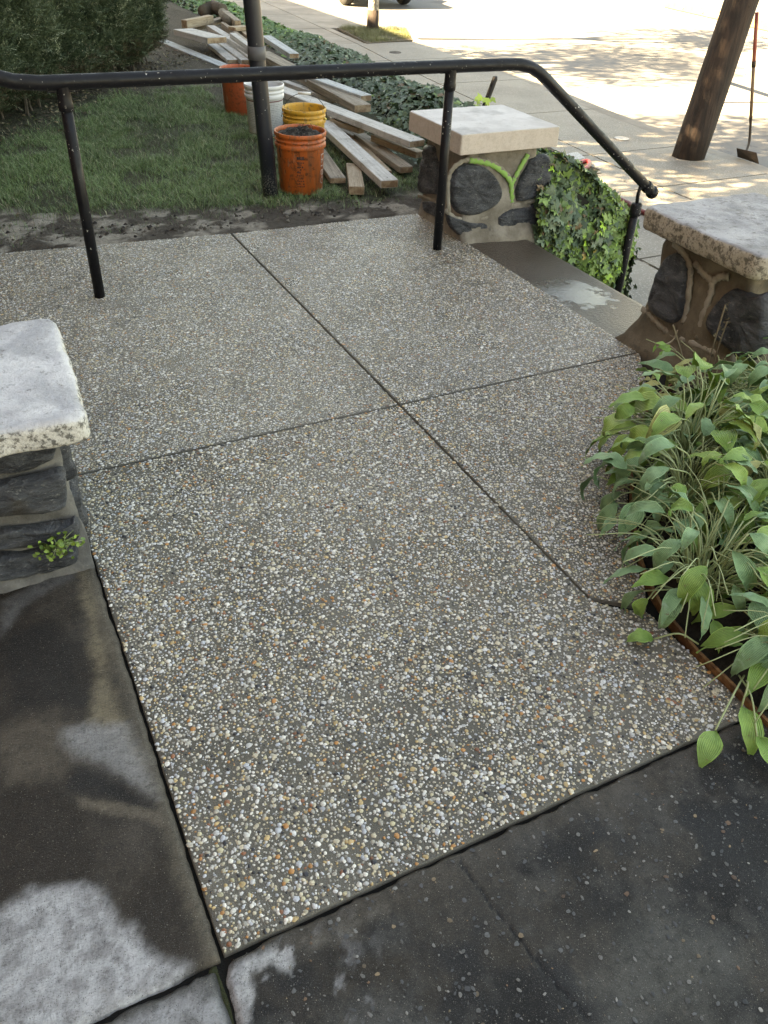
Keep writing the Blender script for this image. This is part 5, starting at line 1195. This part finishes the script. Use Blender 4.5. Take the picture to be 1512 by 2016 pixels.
# trees and house beyond the frame that shade the place
tree(.1,14.6,.0,5.0,.16,'leafy garden tree behind the yew hedge shading the street',(1.3,15.0,6.6),(2.6,2.3,1.3),6500,.13,12,hole=.36)
tree(-1.2,9.6,0,5.4,.17,'tall leafy tree beside the house shading the sidewalk',(-.4,8.7,6.3),(2.4,2.6,2.2),14000,.13,14,hole=.30)
BR=NB('brick'); bt_=BR.n('TexBrick'); BR.l(BR.map((1,1,1),(R(90),0,R(90))),bt_.inputs[0]); bt_.inputs['Scale'].default_value=4.5; bt_.inputs['Color1'].default_value=(.22,.10,.07,1);bt_.inputs['Color2'].default_value=(.30,.15,.10,1);bt_.inputs['Mortar'].default_value=(.35,.32,.28,1); BR=BR.out(bt_.outputs[0],.85)
hs=thing('brick_house','tall brick rowhouse left of the landing','house',(-2.9,4,0))
def wallx(x,y0,y1,z0,z1,holes):
    m=MB(); yb=sorted({y0,y1,*[h[0] for h in holes],*[h[1] for h in holes]}); zb=sorted({z0,z1,*[h[2] for h in holes],*[h[3] for h in holes]})
    for a,b in zip(yb[:-1],yb[1:]):
        for c,d in zip(zb[:-1],zb[1:]):
            if any(h[0]<=a and b<=h[1] and h[2]<=c and d<=h[3] for h in holes): continue
            m.add([(x,a,c),(x,b,c),(x,b,d),(x,a,d),(x-.3,a,c),(x-.3,b,c),(x-.3,b,d),(x-.3,a,d)],[(0,1,2,3),(7,6,5,4),(0,4,5,1),(1,5,6,2),(2,6,7,3),(3,7,4,0)])
    return m
holes=[(y,y+1.0,z,z+1.5) for y in (-5,-2.4,.2,5.4,8.0,10.6,14,17,20) for z in (1.9,4.7)]+[(3.0,4.0,.9,3.0)]
wallx(-2.5,-7,6.9,-.6,7.4,[h for h in holes if h[1]<6.9]).put('wall',BR,hs); wallx(-2.5,10.3,24.2,-.6,7.4,[h for h in holes if h[0]>10.3]).put('wall',BR,hs)
wallx(-2.5,6.905,10.295,-.6,5.6,[(8.0,9.0,1.9,3.4)]).put('wall',BR,hs); holes=[h for h in holes if not (h[0]==8.0 and h[2]>4)]  # unseen low link, shaped so sun gets past and dapples the sidewalk
holes.sort(key=lambda h:h[0]==3.0)
GL=NB('dark window glass'); GL.out((.03,.035,.04),.08,spec=.6); GL=GL.m; WF=NB('white window frame'); WF.out((.7,.7,.67),.5); WF=WF.m
for (a,b,c,d) in holes[:-1]:
    w=MB().box((-2.62,(a+b)/2,(c+d)/2),(.05,b-a,.05)); [w.box((-2.62,y,(c+d)/2),(.06,.06,d-c)) for y in (a+.03,b-.03)]; [w.box((-2.62,(a+b)/2,z),(.06,b-a,.06)) for z in (c+.03,d-.03)]
    fr=w.put('window',WF,hs); MB().box((-2.66,(a+b)/2,(c+d)/2),(.01,b-a-.02,d-c-.02)).put('pane',GL,fr)
dr=MB().box((-2.64,3.5,1.95),(.06,1.0,2.1)).put('door',NB('green door').out((.03,.07,.05),.4),hs)
MB().box((-7,-.05,7.5),(9.6,14.1,.25)).put('roof',DK,hs); MB().box((-7,17.3,7.5),(9.6,14.2,.25)).put('roof',DK,hs); MB().box((-7,8.6,5.7),(9.2,3.2,.2)).put('roof',DK,hs); MB().box((-7,8.6,2.3),(8.4,30.8,5.7)).put('house_body',BR,hs)
ps=thing('porch_steps','concrete porch steps rising from the landing to the house door','steps',(-1.9,3.4,0))
for k_ in range(5): bar('step',-2.5,-1.3-.24*k_,2.5,4.4,-.05+.001*k_,.18*(k_+1),PLAIN,parent=ps)
# parked car whose front only just reaches the picture
CARP=NB('dark car paint'); CARP.out((.012,.013,.016),.3,Coat_Weight=1.); TY=NB('tyre rubber'); TY.out((.012,.012,.012),.8); CG=NB('car glass'); CG.out((.02,.025,.03),.05)
cr=thing('parked_car','dark parked car at the far kerb of which only the underside shows','car',(10.25,22.9,ZR)); 
prof=[(-2.1,.30),(-2.12,.62),(-1.95,.80),(-1.0,.93),(-.45,1.38),(.9,1.42),(1.6,1.0),(2.1,.92),(2.15,.40),(2.1,.30)]
yc=22.5; xc=10.35; v=[];f=[]; n=len(prof)
for sx,ins_ in ((-.86,0),(-.80,.0),(.80,0),(.86,0)):
    for (yy_,zz_) in prof: t=1-.18*max(0,(zz_-.9))/.5; e=.0 if abs(sx)<.83 else .04; v.append((xc+sx*t,yc+yy_*(1-e*.5),ZR+zz_-(e if zz_>.5 else -e)))
for i in range(3):
    for k in range(n): a=i*n+k;b=i*n+(k+1)%n; f.append((a,b,b+n,a+n))
f+= [tuple(range(n-1,-1,-1)),tuple(range(3*n,4*n))]; obj('body',v,f,CARP.m,parent=cr)
for sx in (-.78,.78):
    for sy in (-1.35,1.35):
        w=MB().lathe([(.0,-.1),(.2,-.1),(.31,-.09),(.325,-.05),(.325,.05),(.31,.09),(.2,.1),(0,.1)],(xc+sx,yc+sy,ZR+.325),24,axis=(1,0,0)).put('wheel',TY.m,cr,smooth=True)
        MB().lathe([(0,-.112),(.19,-.112),(.2,-.10)],(xc+sx,yc+sy,ZR+.325),16,axis=(1,0,0)).put('rim',IR.m,w)
for sx in (-.55,.55): MB().box((xc+sx,yc-2.1,ZR+.64),(.34,.06,.13),bev=.02).put('headlight',WF,cr)
for sgn in (-1,1): MB().add([(xc+sgn*.865*.95,yc-.75,ZR+.98),(xc+sgn*.865*.86,yc-.4,ZR+1.3),(xc+sgn*.865*.86,yc+.9,ZR+1.33),(xc+sgn*.865*.95,yc+1.3,ZR+1.02)],[(0,1,2,3)]).put('side_window',CG.m,cr)
# red hose
hp=[(1085,372),(1105,345),(1128,328),(1150,318),(1160,320),(1156,330),(1135,340),(1120,352),(1140,366),(1180,375),(1205,386),(1240,402),(1258,414),(1285,424),(1318,434),(1380,448),(1450,470)]
RH=NB('red hose'); RH.out((.12,.012,.015),.4); MB().tube(catmull([g(x,y,ZS+.022) for x,y in hp],6),.023,10).put('red_hose',RH.m,None,origin=tuple(g(1205,386,ZS)),smooth=True,label='dark red hose lying on the sidewalk from under the ivy toward the right pillar',cat='hose')
# covers set in the sidewalk
PLT=NB('pale perforated plate'); v_=PLT.vor(60); PLT.out(PLT.mix(PLT.step(v_,.25,.3),(.05,.05,.05),(.45,.45,.44)),.6)
v,f=prism([tuple(g(x,y,ZS)[:2]) for x,y in ((1105,306),(1118,318),(1152,312),(1136,300))],ZS-.01,ZS+.006); obj('drain_plate',v,f,PLT.m,origin=tuple(g(1130,308,ZS)),label='pale perforated square drain plate in the sidewalk above the ivy',cat='drain')
def disc(px,py,r,mat,label):
    c=g(px,py,ZS+.002); MB().lathe([(r,0),(r,.006),(r*.85,.007),(r*.8,.004),(r*.25,.004),(r*.2,.008),(0,.008)],c,20).put('valve_cover',mat,None,origin=tuple(c),label=label,cat='cover')
disc(1224,273,.085,NB('pale cover').out((.42,.41,.39),.6),'small pale round valve cover in the middle of the sidewalk'); disc(778,103,.10,IR.m,'small dark round valve cover near the grass square')
# drifted mud over the edge of the landing
def mudwash(X,Y):
    return None
# stones and twigs along the mud
n=420; X=rng.uniform(-.1,2.5,n); Y=4.62+.16*ss(1.4,0,X)+np.abs(rng.normal(0,.22,n)); tv=np.array([(0,0,1.),(1,0,.1),(.3,.9,.2),(-.8,.6,.1),(-.9,-.5,.2),(.3,-1,.1)]); tf=np.array([(0,1,2),(0,2,3),(0,3,4),(0,4,5),(0,5,1)])
v,f,c=inst(tv,tf,rots(np.column_stack([rng.normal(0,.2,(n,2)),np.ones(n)]),rng.uniform(0,6.28,n)),np.column_stack([X,Y,terr(X,Y)]),rng.uniform(.004,.015,n),np.array([[.12,.10,.08],[.25,.22,.18],[.05,.04,.035]])[rng.integers(0,3,n)])
obj('mud_crumbs',v,f,SOILT,kind='stuff',col=c,label='loose crumbs of mud and grit along the edge of the landing')
